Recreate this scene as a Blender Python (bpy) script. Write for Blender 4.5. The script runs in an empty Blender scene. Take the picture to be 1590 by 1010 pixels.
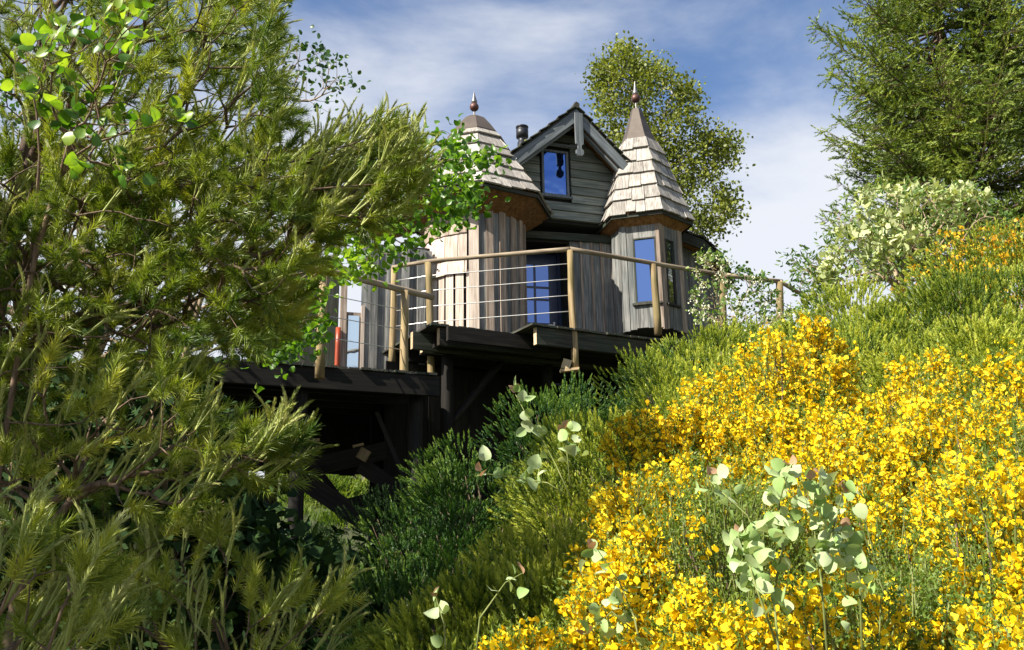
import bpy, math, random
import numpy as np
from mathutils import Vector, Matrix
from math import radians as R, sin, cos, pi, tan
random.seed(5)
rng = np.random.default_rng(11)
SC = bpy.context.scene
COL = SC.collection

# ---------------------------------------------------------------- camera
PITCH, ROLL, FPX, W0, H0 = R(15), R(1.0), 1450.0, 1590.0, 1010.0
CAM = Vector((0, 0, 1.6))
F = Vector((0, cos(PITCH), sin(PITCH)))
U0 = Vector((0, -sin(PITCH), cos(PITCH)))
R0 = Vector((1, 0, 0))
CR = R0 * cos(ROLL) - U0 * sin(ROLL)
CU = U0 * cos(ROLL) + R0 * sin(ROLL)
cd = bpy.data.cameras.new('camera')
cam = bpy.data.objects.new('camera', cd)
COL.objects.link(cam)
cam.matrix_world = Matrix(((CR.x, CU.x, -F.x, CAM.x), (CR.y, CU.y, -F.y, CAM.y), (CR.z, CU.z, -F.z, CAM.z), (0, 0, 0, 1)))
cd.sensor_width = 36
cd.lens = 36 * FPX / W0
cd.clip_start, cd.clip_end = 0.05, 3000
SC.camera = cam

# ---------------------------------------------------------------- light
SUN_AZ, SUN_EL = R(55), R(41)         # azimuth: to the left of straight behind the camera
sd = Vector((-sin(SUN_AZ) * cos(SUN_EL), -cos(SUN_AZ) * cos(SUN_EL), sin(SUN_EL)))
sl = bpy.data.lights.new('sun', 'SUN')
sl.energy, sl.angle, sl.color = 4.7, R(0.55), (1.0, 0.945, 0.83)
so = bpy.data.objects.new('sun', sl)
so.rotation_euler = sd.to_track_quat('Z', 'Y').to_euler()
so.location = (-20, -20, 30)
COL.objects.link(so)
wd = bpy.data.worlds.new('World'); SC.world = wd; wd.use_nodes = True
nt = wd.node_tree; nt.nodes.clear()
def N(nt, t, **k):
    n = nt.nodes.new(t)
    for a, b in k.items():
        if a in n.inputs.keys() if isinstance(a, str) else False: n.inputs[a].default_value = b
        else: setattr(n, a, b)
    return n
sky = N(nt, 'ShaderNodeTexSky', sky_type='NISHITA', sun_disc=False, sun_elevation=SUN_EL,
        sun_rotation=math.atan2(sd.x, sd.y), altitude=200, air_density=1.0, dust_density=0.6, ozone_density=2.0)
tc = N(nt, 'ShaderNodeTexCoord')
mp = N(nt, 'ShaderNodeMapping'); mp.inputs['Scale'].default_value = (1.0, 1.0, 2.3); mp.inputs['Location'].default_value = (0.35, 0.2, 0.1); mp.inputs['Rotation'].default_value = (0, R(14), 0)
no = N(nt, 'ShaderNodeTexNoise'); no.inputs['Scale'].default_value = 2.1; no.inputs['Detail'].default_value = 8; no.inputs['Roughness'].default_value = 0.56
no.inputs['Distortion'].default_value = 0.25
sx = N(nt, 'ShaderNodeSeparateXYZ')
mr = N(nt, 'ShaderNodeMapRange'); mr.inputs['From Min'].default_value = 0.56; mr.inputs['From Max'].default_value = 0.27
mr.inputs['To Min'].default_value = -0.19; mr.inputs['To Max'].default_value = 0.31
ad = N(nt, 'ShaderNodeMath', operation='ADD')
rp = N(nt, 'ShaderNodeMapRange', interpolation_type='SMOOTHSTEP'); rp.inputs['From Min'].default_value = 0.34; rp.inputs['From Max'].default_value = 0.68
rp.inputs['To Max'].default_value = 0.92
tint = N(nt, 'ShaderNodeMix', data_type='RGBA', blend_type='MULTIPLY'); tint.inputs[0].default_value = 1
tint.inputs[7].default_value = (1.05, 1.14, 1.27, 1)
mx = N(nt, 'ShaderNodeMix', data_type='RGBA'); mx.inputs[7].default_value = (6.3, 6.5, 6.9, 1)
bg = N(nt, 'ShaderNodeBackground'); bg.inputs['Strength'].default_value = 0.058
out = N(nt, 'ShaderNodeOutputWorld')
L = nt.links.new
L(tc.outputs['Generated'], mp.inputs[0]); L(mp.outputs[0], no.inputs['Vector']); L(tc.outputs['Generated'], sx.inputs[0])
L(sx.outputs['Z'], mr.inputs['Value']); L(no.outputs['Fac'], ad.inputs[0]); L(mr.outputs[0], ad.inputs[1]); L(ad.outputs[0], rp.inputs['Value'])
L(sky.outputs[0], tint.inputs[6]); L(tint.outputs[2], mx.inputs[6]); L(rp.outputs[0], mx.inputs[0]); L(mx.outputs[2], bg.inputs[0]); L(bg.outputs[0], out.inputs[0])
SC.view_settings.view_transform = 'Standard'; SC.view_settings.look = 'None'
SC.view_settings.exposure = 1.3; SC.view_settings.gamma = 1.0; SC.view_settings.use_curve_mapping = False
SC.render.engine = 'CYCLES'
SC.cycles.max_bounces = 6; SC.cycles.transparent_max_bounces = 6; SC.cycles.diffuse_bounces = 2
SC.cycles.use_denoising = True

# ---------------------------------------------------------------- placing helpers
def ray(px, py):
    return F + CR * ((px - W0 / 2) / FPX) + CU * (-(py - H0 / 2) / FPX)
def P(px, py, Y):                       # the point at distance Y north of the camera
    d = ray(px, py); return CAM + d * (Y / d.y)
def PZ(px, py, z):                      # the point at height z
    d = ray(px, py); return CAM + d * ((z - CAM.z) / d.z)
def Pn(px, py, Y):                      # arrays
    px, py, Y = [np.asarray(a, float) for a in (px, py, Y)]
    d = np.array(F)[None] + np.outer((px - W0 / 2) / FPX, np.array(CR)) + np.outer(-(py - H0 / 2) / FPX, np.array(CU))
    return np.array(CAM)[None] + d * (Y / d[:, 1])[:, None]
_cp = [(P(px, py, Y), h) for px, py, Y, h in (
    (1055, 478, 9.2, 1.1), (985, 560, 9.2, 1.0), (1080, 545, 7.4, 1.1), (1165, 512, 9.2, 1.0), (865, 585, 8.6, 1.1), (950, 640, 6.3, 1.1), (760, 660, 8.0, 1.1),
    (850, 770, 5.2, 1.1), (690, 760, 7.2, 1.1), (780, 840, 4.4, 1.0), (650, 870, 5.6, 1.1), (600, 930, 4.6, 1.0), (870, 850, 4.0, 1.0), (1300, 440, 8.2, 1.1),
    (1400, 452, 7.6, 1.1), (1530, 400, 7.2, 1.1), (1520, 366, 9.0, 1.1), (1700, 340, 9, 1.1), (1180, 545, 4.9, 1.1), (1340, 575, 4.8, 1.1), (1540, 560, 4.5, 1.1), (1130, 760, 3.3, 1.0),
    (1290, 690, 3.7, 1.0), (1560, 790, 2.9, 1.0), (940, 880, 3.0, .95), (1400, 900, 2.5, 1.0), (1130, 505, 13.0, .25), (1230, 500, 13.5, .3), (1350, 440, 14, .8), (1500, 430, 14, .8), (1000, 700, 4.4, 1.05))]
_G = np.array([(p.x, p.y, p.z - h) for p, h in _cp] + [(-1, 10.5, .3), (-3, 10, 0), (-3, 6, 0), (-1, 6.5, .1), (-1.5, 3, -.1), (-3, 2, -.1), (0, 1, -.1), (2, 0, .2), (5, 0, .8), (0, -3, 0), (-8, 4, -.1), (-8, 12, .3), (-1, 14, 1.6), (1.0, 12.5, 2.2), (1.5, 11, 2.6),
    (2.5, 13.5, 3.6), (-3, 19, 2.9), (-6, 20, 3.0), (0, 19, 3.3), (-3, 24, 4.6), (-8, 26, 4.2), (3, 18, 4.2), (4, 24, 4.4), (8, 20, 4.8), (12, 12, 5), (12, 26, 4.8), (14, 4, 4.6), (-14, 14, 1.0), (-16, 28, 4), (-40, 0, 0), (-40, 60, 4), (40, 60, 4.6), (60, 0, 5), (0, 60, 4.6), (0, -40, 0)])
def ground(x, y):
    x, y = np.asarray(x, float), np.asarray(y, float); sh = np.broadcast(x, y).shape
    xf, yf = np.broadcast_to(x, sh).ravel(), np.broadcast_to(y, sh).ravel()
    d2 = (xf[:, None] - _G[None, :, 0]) ** 2 + (yf[:, None] - _G[None, :, 1]) ** 2
    w = 1 / (d2 + .12) ** 1.8; return ((w * _G[None, :, 2]).sum(1) / w.sum(1)).reshape(sh)
WM = {}
def link(name, data, parent=None, M=None, mat=None, **props):
    o = bpy.data.objects.new(name, data); COL.objects.link(o)
    M = M if M is not None else (Matrix() if data is not None or parent is None else WM[parent].copy())
    WM[o] = M.copy()
    if parent is not None:
        o.parent = parent; o.matrix_basis = WM[parent].inverted() @ M
    else: o.matrix_basis = M
    if mat is not None and data is not None and hasattr(data, 'materials') and not data.materials: data.materials.append(mat)
    for k, v in props.items(): o[k] = v
    return o
def thing(name, label, cat, loc, group=None):
    o = link(name, None, None, Matrix.Translation(loc), label=label, category=cat)
    if group: o['group'] = group
    return o

# ---------------------------------------------------------------- materials
def new_mat(name):
    m = bpy.data.materials.new(name); m.use_nodes = True; t = m.node_tree; t.nodes.clear()
    return m, t
def leaf_mat(name, cols, transl=0.35, rough=0.5, spec=0.35, tcol=None):
    m, t = new_mat(name); l = t.links.new
    at = N(t, 'ShaderNodeAttribute', attribute_name='var')
    cr = N(t, 'ShaderNodeValToRGB'); e = cr.color_ramp.elements
    while len(e) < len(cols): e.new(0.5)
    for i, c in enumerate(cols):
        e[i].position = i / (len(cols) - 1); e[i].color = (*c, 1)
    tcn = N(t, 'ShaderNodeTexCoord'); nn_ = N(t, 'ShaderNodeTexNoise'); nn_.inputs['Scale'].default_value = 3.0; nn_.inputs['Detail'].default_value = 3; l(tcn.outputs['Object'], nn_.inputs['Vector'])
    ma = N(t, 'ShaderNodeMath', operation='MULTIPLY_ADD'); ma.inputs[1].default_value = 0.8; l(nn_.outputs['Fac'], ma.inputs[0])
    sb = N(t, 'ShaderNodeMath', operation='SUBTRACT'); sb.inputs[1].default_value = 0.4; l(at.outputs['Fac'], sb.inputs[0]); l(sb.outputs[0], ma.inputs[2]); l(ma.outputs[0], cr.inputs[0])
    pb = N(t, 'ShaderNodeBsdfPrincipled'); pb.inputs['Roughness'].default_value = rough; pb.inputs['Specular IOR Level'].default_value = spec
    l(cr.outputs[0], pb.inputs['Base Color'])
    tr = N(t, 'ShaderNodeBsdfTranslucent'); g = N(t, 'ShaderNodeMix', data_type='RGBA', blend_type='MULTIPLY'); g.inputs[0].default_value = 1
    g.inputs[7].default_value = (*(tcol or (1.5, 1.5, 0.5)), 1); l(cr.outputs[0], g.inputs[6]); l(g.outputs[2], tr.inputs[0])
    ms = N(t, 'ShaderNodeMixShader'); ms.inputs[0].default_value = transl
    l(pb.outputs[0], ms.inputs[1]); l(tr.outputs[0], ms.inputs[2])
    o = N(t, 'ShaderNodeOutputMaterial'); l(ms.outputs[0], o.inputs[0])
    return m
def wood_mat(name, dark, mid, light, grain=26, along=1.3, rough=0.8, stain=0.5, moss=None, bump=0.35):
    m, t = new_mat(name); l = t.links.new
    tc = N(t, 'ShaderNodeTexCoord'); oi = N(t, 'ShaderNodeObjectInfo')
    mul = N(t, 'ShaderNodeVectorMath', operation='MULTIPLY_ADD'); mul.inputs[1].default_value = (17, 23, 31)
    cb = N(t, 'ShaderNodeCombineXYZ')
    for i in range(3): l(oi.outputs['Random'], cb.inputs[i])
    l(cb.outputs[0], mul.inputs[0]); l(tc.outputs['Object'], mul.inputs[2])
    mp = N(t, 'ShaderNodeMapping'); mp.inputs['Scale'].default_value = (grain, grain, along); l(mul.outputs[0], mp.inputs[0])
    n1 = N(t, 'ShaderNodeTexNoise'); n1.inputs['Scale'].default_value = 1.6; n1.inputs['Detail'].default_value = 5; n1.inputs['Distortion'].default_value = 0.6
    l(mp.outputs[0], n1.inputs['Vector'])
    n2 = N(t, 'ShaderNodeTexNoise'); n2.inputs['Scale'].default_value = 3.2; n2.inputs['Detail'].default_value = 4; l(mul.outputs[0], n2.inputs['Vector'])
    cr = N(t, 'ShaderNodeValToRGB'); e = cr.color_ramp.elements; e.new(0.5)
    for i, (p, c) in enumerate(((0.3, dark), (0.5, mid), (0.68, light))): e[i].position = p; e[i].color = (*c, 1)
    l(n1.outputs['Fac'], cr.inputs[0])
    # each board its own tone
    hsv = N(t, 'ShaderNodeHueSaturation'); l(cr.outputs[0], hsv.inputs['Color'])
    v = N(t, 'ShaderNodeMapRange'); v.inputs['To Min'].default_value = 0.72; v.inputs['To Max'].default_value = 1.28; l(oi.outputs['Random'], v.inputs['Value']); l(v.outputs[0], hsv.inputs['Value'])
    r2 = N(t, 'ShaderNodeMapRange'); r2.inputs['From Min'].default_value = 0.35; r2.inputs['From Max'].default_value = 0.65
    r2.inputs['To Min'].default_value = 0; r2.inputs['To Max'].default_value = stain; l(n2.outputs['Fac'], r2.inputs['Value'])
    mx = N(t, 'ShaderNodeMix', data_type='RGBA'); l(r2.outputs[0], mx.inputs[0]); l(hsv.outputs[0], mx.inputs[6])
    mx.inputs[7].default_value = (*(moss or dark), 1)
    pb = N(t, 'ShaderNodeBsdfPrincipled'); pb.inputs['Roughness'].default_value = rough; pb.inputs['Specular IOR Level'].default_value = 0.25
    l(mx.outputs[2], pb.inputs['Base Color'])
    bp = N(t, 'ShaderNodeBump'); bp.inputs['Strength'].default_value = bump; bp.inputs['Distance'].default_value = 0.004; l(n1.outputs['Fac'], bp.inputs['Height']); l(bp.outputs[0], pb.inputs['Normal'])
    o = N(t, 'ShaderNodeOutputMaterial'); l(pb.outputs[0], o.inputs[0])
    return m
def plain(name, col, rough=0.6, metal=0.0, spec=0.5, noise=0.0, nscale=8):
    m, t = new_mat(name); l = t.links.new
    pb = N(t, 'ShaderNodeBsdfPrincipled'); pb.inputs['Base Color'].default_value = (*col, 1); pb.inputs['Roughness'].default_value = rough
    pb.inputs['Metallic'].default_value = metal; pb.inputs['Specular IOR Level'].default_value = spec
    if noise:
        tc = N(t, 'ShaderNodeTexCoord'); n = N(t, 'ShaderNodeTexNoise'); n.inputs['Scale'].default_value = nscale; n.inputs['Detail'].default_value = 6
        l(tc.outputs['Object'], n.inputs['Vector'])
        mx = N(t, 'ShaderNodeMix', data_type='RGBA'); mx.inputs[6].default_value = (*[c * (1 - noise) for c in col], 1); mx.inputs[7].default_value = (*[min(1, c * (1 + noise)) for c in col], 1)
        l(n.outputs['Fac'], mx.inputs[0]); l(mx.outputs[2], pb.inputs['Base Color'])
        bp = N(t, 'ShaderNodeBump'); bp.inputs['Strength'].default_value = 0.3; bp.inputs['Distance'].default_value = 0.01; l(n.outputs['Fac'], bp.inputs['Height']); l(bp.outputs[0], pb.inputs['Normal'])
    o = N(t, 'ShaderNodeOutputMaterial'); l(pb.outputs[0], o.inputs[0])
    return m
def glass_mat(name, base, refl, col=(0.75, 0.85, 1.0)):
    m, t = new_mat(name); l = t.links.new
    tc = N(t, 'ShaderNodeTexCoord'); n = N(t, 'ShaderNodeTexNoise'); n.inputs['Scale'].default_value = 2.5; l(tc.outputs['Object'], n.inputs['Vector'])
    bp = N(t, 'ShaderNodeBump'); bp.inputs['Strength'].default_value = 0.3; bp.inputs['Distance'].default_value = 0.03; l(n.outputs['Fac'], bp.inputs['Height'])
    df = N(t, 'ShaderNodeBsdfDiffuse'); df.inputs[0].default_value = (*base, 1)
    gl = N(t, 'ShaderNodeBsdfGlossy'); gl.inputs[0].default_value = (*col, 1); gl.inputs['Roughness'].default_value = 0.03; l(bp.outputs[0], gl.inputs['Normal'])
    ms = N(t, 'ShaderNodeMixShader'); ms.inputs[0].default_value = refl; l(df.outputs[0], ms.inputs[1]); l(gl.outputs[0], ms.inputs[2])
    o = N(t, 'ShaderNodeOutputMaterial'); l(ms.outputs[0], o.inputs[0])
    return m
M_SHINGLE = wood_mat('cedar_shingle', (0.17, 0.15, 0.13), (0.34, 0.31, 0.275), (0.48, 0.45, 0.41), stain=0.4, along=2.2)
M_BOARD = wood_mat('weathered_board', (0.14, 0.105, 0.08), (0.31, 0.24, 0.185), (0.46, 0.37, 0.30), stain=0.35)
M_BOARD_PALE_SUN = wood_mat('pale_sunlit_board', (0.30, 0.24, 0.19), (0.50, 0.41, 0.34), (0.62, 0.53, 0.45), stain=0.15)  # pale copy: sunlight on the turret wall put into the colour; also door trim
M_BOARD_GREY = wood_mat('grey_board', (0.08, 0.078, 0.072), (0.21, 0.20, 0.185), (0.34, 0.33, 0.305), stain=0.4, moss=(0.06, 0.085, 0.09))
M_SIDING = wood_mat('gable_siding', (0.095, 0.105, 0.09), (0.19, 0.20, 0.17), (0.29, 0.295, 0.25), grain=22, stain=0.4, moss=(0.07, 0.10, 0.08))
M_TRIM = wood_mat('gable_trim', (0.08, 0.09, 0.095), (0.15, 0.165, 0.175), (0.23, 0.245, 0.255), stain=0.3)
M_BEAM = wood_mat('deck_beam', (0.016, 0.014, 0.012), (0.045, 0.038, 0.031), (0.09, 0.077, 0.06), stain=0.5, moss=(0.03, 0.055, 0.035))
M_SHADEWOOD = wood_mat('shade_toned_wood', (0.006, 0.005, 0.004), (0.012, 0.010, 0.008), (0.022, 0.018, 0.013), stain=0.3)  # near-black tone stands in for shade under the decks and in the porch
M_SOFFIT = wood_mat('soffit_wood', (0.13, 0.06, 0.022), (0.24, 0.115, 0.04), (0.33, 0.17, 0.065), stain=0.25, grain=14)
M_POST = wood_mat('peeled_pine_post', (0.13, 0.085, 0.045), (0.27, 0.19, 0.10), (0.38, 0.28, 0.16), stain=0.5, moss=(0.15, 0.13, 0.04), grain=20)
M_RAIL = wood_mat('handrail_pole', (0.16, 0.12, 0.08), (0.32, 0.25, 0.17), (0.44, 0.36, 0.26), stain=0.4, grain=18)
M_ENDGRAIN = wood_mat('sawn_end', (0.36, 0.26, 0.14), (0.5, 0.38, 0.22), (0.6, 0.47, 0.3), stain=0.2)
M_LEAD = plain('lead_cap', (0.10, 0.078, 0.06), 0.55, 0.3, noise=0.25)
M_COPPER = plain('finial_ball', (0.11, 0.05, 0.04), 0.5, 0.5, noise=0.15)
M_STEEL = plain('finial_spike', (0.22, 0.20, 0.19), 0.4, 0.7)
M_FLUE = plain('black_flue', (0.03, 0.03, 0.035), 0.45, 0.5)
M_DOOR = plain('navy_paint', (0.018, 0.032, 0.085), 0.35, 0, noise=0.2)
M_CABLE = plain('steel_cable', (0.55, 0.53, 0.50), 0.35, 0.6)
M_RED = plain('red_paint', (0.30, 0.045, 0.012), 0.4, noise=0.2)
M_GLASS = glass_mat('window_glass', (0.01, 0.02, 0.06), 0.62, (0.24, 0.40, 0.85))
M_GLASS2 = glass_mat('side_window_glass', (0.02, 0.03, 0.04), 0.5, (0.8, 0.8, 0.75))
M_GLASS3 = glass_mat('pale_glass', (0.10, 0.16, 0.25), 0.75, (0.75, 0.9, 1.0))
M_MOSS = plain('roof_moss', (0.12, 0.13, 0.03), 0.95, noise=0.5, nscale=30)
M_INSIDE = plain('dark_interior', (0.012, 0.010, 0.009), 0.9)
M_BARK = wood_mat('pine_bark', (0.07, 0.045, 0.03), (0.16, 0.105, 0.07), (0.26, 0.18, 0.12), grain=30, along=6, stain=0.3)
M_TWIG = wood_mat('pale_twig_bark', (0.16, 0.11, 0.07), (0.28, 0.20, 0.13), (0.38, 0.29, 0.2), grain=30, along=6, stain=0.3)
M_BIRCHBARK = wood_mat('birch_bark', (0.20, 0.16, 0.12), (0.42, 0.36, 0.29), (0.55, 0.5, 0.42), grain=6, along=12, stain=0.3)
M_GREENSTEM = wood_mat('green_stem', (0.10, 0.12, 0.03), (0.18, 0.21, 0.06), (0.27, 0.28, 0.1), grain=20, along=6, stain=0.2)
M_NEEDLE = leaf_mat('pine_needles', [(0.04, 0.09, 0.013), (0.20, 0.26, 0.03), (0.50, 0.50, 0.08)], 0.28, 0.45, 0.45)
M_CANDLE = leaf_mat('pine_candles', [(0.20, 0.24, 0.06), (0.36, 0.40, 0.11), (0.50, 0.50, 0.20)], 0.15, 0.6)
M_ASPEN = leaf_mat('aspen_leaves', [(0.05, 0.13, 0.012), (0.13, 0.26, 0.022), (0.30, 0.42, 0.05)], 0.45, 0.38, 0.5)
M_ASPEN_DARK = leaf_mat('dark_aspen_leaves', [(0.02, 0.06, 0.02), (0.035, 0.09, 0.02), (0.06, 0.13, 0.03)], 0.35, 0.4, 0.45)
M_PALELEAF = leaf_mat('pale_seedling_leaves', [(0.26, 0.38, 0.12), (0.38, 0.49, 0.21), (0.48, 0.56, 0.31)], 0.25, 0.55, 0.3, (1.2, 1.2, 0.7))
M_PINKLEAF = leaf_mat('pinkish_young_leaves', [(0.42, 0.26, 0.15), (0.50, 0.33, 0.2), (0.56, 0.44, 0.28)], 0.25, 0.5, 0.3, (1.2, 1.0, 0.8))
M_BIRCH = leaf_mat('birch_leaves', [(0.06, 0.085, 0.012), (0.16, 0.19, 0.026), (0.32, 0.33, 0.05)], 0.3, 0.5)
M_SPRUCE = leaf_mat('spruce_needles', [(0.055, 0.095, 0.015), (0.135, 0.19, 0.028), (0.31, 0.36, 0.06)], 0.25, 0.5)
M_ROWAN = leaf_mat('rowan_leaves', [(0.04, 0.10, 0.018), (0.11, 0.19, 0.035), (0.30, 0.38, 0.12)], 0.35, 0.5)
M_ROWANSUN = leaf_mat('rowan_sunlit_leaves', [(0.30, 0.36, 0.13), (0.46, 0.50, 0.24), (0.58, 0.6, 0.36)], 0.25, 0.6)  # paler leaf colour standing in for sunlight on the top of the rowan
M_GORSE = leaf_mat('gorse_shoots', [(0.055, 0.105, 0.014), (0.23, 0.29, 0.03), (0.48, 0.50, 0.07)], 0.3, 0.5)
M_GORSESHADE = leaf_mat('shaded_gorse_shoots', [(0.02, 0.065, 0.012), (0.06, 0.135, 0.02), (0.17, 0.26, 0.035)], 0.25, 0.5)  # darker copy of the gorse greens, tree shade put into the colour
M_BROOMLEAF = leaf_mat('broom_leaves', [(0.06, 0.12, 0.015), (0.13, 0.20, 0.028), (0.24, 0.30, 0.06)], 0.35, 0.5)
M_YELLOW = leaf_mat('broom_flowers', [(0.66, 0.40, 0.005), (0.84, 0.60, 0.010), (0.90, 0.73, 0.035)], 0.25, 0.55, 0.2, (1.1, 1.0, 0.5))
M_ORANGE = leaf_mat('gorse_flowers', [(0.42, 0.20, 0.01), (0.64, 0.38, 0.015), (0.74, 0.50, 0.03)], 0.25, 0.55, 0.2, (1.1, 1.0, 0.5))
M_WHITE = leaf_mat('white_blossom', [(0.55, 0.55, 0.36), (0.68, 0.68, 0.48), (0.76, 0.76, 0.6)], 0.2, 0.6)
M_SHADELEAF = leaf_mat('shade_toned_leaves', [(0.015, 0.035, 0.012), (0.03, 0.06, 0.018), (0.045, 0.085, 0.02)], 0.1, 0.8, 0.1)  # near-black leaf tone carries the deep shade under decks and low left

# ---------------------------------------------------------------- mesh helpers
def nmesh(name, V, Fs, var=None, smooth=False):
    """V (n,3); Fs list of face arrays (m,k)"""
    me = bpy.data.meshes.new(name)
    if not isinstance(Fs, (list, tuple)): Fs = [Fs]
    Fs = [f for f in Fs if len(f)]
    V = np.ascontiguousarray(V, dtype=np.float32)
    loops = np.concatenate([f.ravel() for f in Fs]).astype(np.int32)
    tot = np.concatenate([np.full(len(f), f.shape[1], np.int32) for f in Fs])
    st = np.concatenate([[0], np.cumsum(tot)[:-1]]).astype(np.int32)
    me.vertices.add(len(V)); me.vertices.foreach_set('co', V.ravel())
    me.loops.add(len(loops)); me.loops.foreach_set('vertex_index', loops)
    me.polygons.add(len(tot)); me.polygons.foreach_set('loop_start', st)
    try: me.polygons.foreach_set('loop_total', tot)
    except Exception: pass
    if smooth: me.polygons.foreach_set('use_smooth', np.ones(len(tot), bool))
    me.update(calc_edges=True)
    if var is not None:
        a = me.attributes.new('var', 'FLOAT', 'POINT'); a.data.foreach_set('value', np.ascontiguousarray(var, dtype=np.float32))
    return me
def frames(D, roll=None):
    D = D / np.maximum(np.linalg.norm(D, axis=1, keepdims=True), 1e-9)
    a = np.where(np.abs(D[:, 2:3]) < 0.95, np.array([[0, 0, 1.0]]), np.array([[1.0, 0, 0]]))
    X = np.cross(a, D); X /= np.linalg.norm(X, axis=1, keepdims=True); Yv = np.cross(D, X)
    if roll is None: roll = rng.uniform(0, 2 * pi, len(D))
    c, s = np.cos(roll)[:, None], np.sin(roll)[:, None]
    X2 = X * c + Yv * s; Y2 = np.cross(D, X2)
    return np.stack([X2, Y2, D], axis=2)
def unit(n):
    v = rng.normal(size=(n, 3)); return v / np.linalg.norm(v, axis=1, keepdims=True)
def scatter(tmpls, pos, D, scale, var, roll=None, jitter=0.12):
    """tmpls: list of (V,F[,v]); copies one at every pos"""
    n = len(pos); which = rng.integers(0, len(tmpls), n); Vs, Fs, vs, off = [], {}, [], 0
    Rm = frames(D, roll)
    for k, t in enumerate(tmpls):
        idx = np.where(which == k)[0]
        if not len(idx): continue
        tv, tf = t[0], t[1]; tvar = t[2] if len(t) > 2 else np.zeros(len(tv))
        w = np.einsum('nij,vj->nvi', Rm[idx], tv) * np.asarray(scale)[idx][:, None, None] + pos[idx][:, None, :]
        Vs.append(w.reshape(-1, 3)); m = len(tv)
        fo = (tf[None] + (np.arange(len(idx)) * m)[:, None, None] + off).reshape(-1, tf.shape[1])
        Fs.setdefault(tf.shape[1], []).append(fo); off += m * len(idx)
        vs.append((np.asarray(var)[idx][:, None] + tvar[None] + rng.normal(0, jitter * 0.3, (len(idx), 1))).ravel())
    return np.concatenate(Vs), [np.concatenate(f) for f in Fs.values()], np.clip(np.concatenate(vs), 0, 1)
def join(parts):
    Vs, Fs, vs, off = [], [], [], 0
    for V, F_, v in parts:
        Vs.append(V); Fs += [f + off for f in (F_ if isinstance(F_, list) else [F_])]; vs.append(v); off += len(V)
    by = {}
    for f in Fs: by.setdefault(f.shape[1], []).append(f)
    return np.concatenate(Vs), [np.concatenate(f) for f in by.values()], np.concatenate(vs)
def tubes(A, B, ra, rb, k=4):
    """one truncated cone per edge"""
    A, B = np.asarray(A, float), np.asarray(B, float); D = B - A; ln = np.linalg.norm(D, axis=1); ok = ln > 1e-6
    A, B, D, ra, rb = A[ok], B[ok], D[ok], np.asarray(ra)[ok], np.asarray(rb)[ok]
    Rm = frames(D, np.zeros(len(D))); an = np.arange(k) * 2 * pi / k
    c = np.stack([np.cos(an), np.sin(an), np.zeros(k)], 1)
    ring = np.einsum('nij,kj->nki', Rm, c)
    V = np.concatenate([A[:, None] + ring * ra[:, None, None], B[:, None] + ring * rb[:, None, None]], 1).reshape(-1, 3)
    i = np.arange(k); f = np.stack([i, (i + 1) % k, (i + 1) % k + k, i + k], 1)
    return V, (f[None] + (np.arange(len(A)) * 2 * k)[:, None, None]).reshape(-1, 4), np.full(len(V), 0.5)
def grow(root, pts, seg=0.12, wander=0.25, seed_path=None, bias=0.35):
    """joins every point to the nearest part of the skeleton, nearest to the root first"""
    pos = [np.array(root, float)]; par = [-1]
    if seed_path is not None:
        for p in seed_path:
            pos.append(np.array(p, float)); par.append(len(pos) - 2)
    plen = [0.0]
    for i in range(1, len(pos)): plen.append(plen[-1] + np.linalg.norm(pos[i] - pos[i - 1]))
    cap = len(pos) + len(pts) * 8 + 10
    arr = np.zeros((cap, 3)); arr[:len(pos)] = pos; pl = np.zeros(cap); pl[:len(pos)] = plen
    par = par + [0] * (cap - len(par)); n = len(pos); tips = []
    # distance from the nearest skeleton point orders the growth
    d0 = np.min(np.linalg.norm(pts[:, None] - arr[None, :n], axis=2), axis=1)
    for i in np.argsort(d0):
        p = pts[i]; d = np.linalg.norm(arr[:n] - p, axis=1)
        j = int(np.argmin(d + bias * pl[:n] * 0.3)); L_ = d[j]
        m = int(min(6, max(1, round(L_ / seg)))); prev = j; a = arr[j].copy()
        sag = rng.normal(0, wander * L_ * 0.25, 3)
        for s in range(1, m + 1):
            t = s / m; q = a + (p - a) * t + sag * math.sin(pi * t)
            arr[n] = q; par[n] = prev; pl[n] = pl[prev] + L_ / m; prev = n; n += 1
        tips.append(prev)
    par = np.array(par[:n]); cnt = np.zeros(n); cnt[tips] = 1
    A_ = arr[:n].copy(); e_ = np.where(par >= 0)[0]; nc = np.zeros(n); np.add.at(nc, par[e_], 1)
    for _ in range(3):
        ch = np.zeros((n, 3)); np.add.at(ch, par[e_], A_[e_]); m_ = (nc > 0) & (par >= 0)
        A_[m_] = A_[m_] * .4 + .3 * A_[par[m_]] + .3 * ch[m_] / nc[m_][:, None]
    arr[:n] = A_
    order = np.argsort(-np.arange(n))
    for k in order:
        if par[k] >= 0: cnt[par[k]] += cnt[k]
    return arr[:n], par, cnt, np.array(tips)
def skel_tubes(arr, par, cnt, r0=0.0025, ex=0.5, k=5, rmax=1.0):
    r = np.minimum(r0 * np.maximum(cnt, 1) ** ex, rmax); e = np.where(par >= 0)[0]
    return tubes(arr[par[e]], arr[e], r[par[e]] * 0.97, r[e], k)
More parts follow.
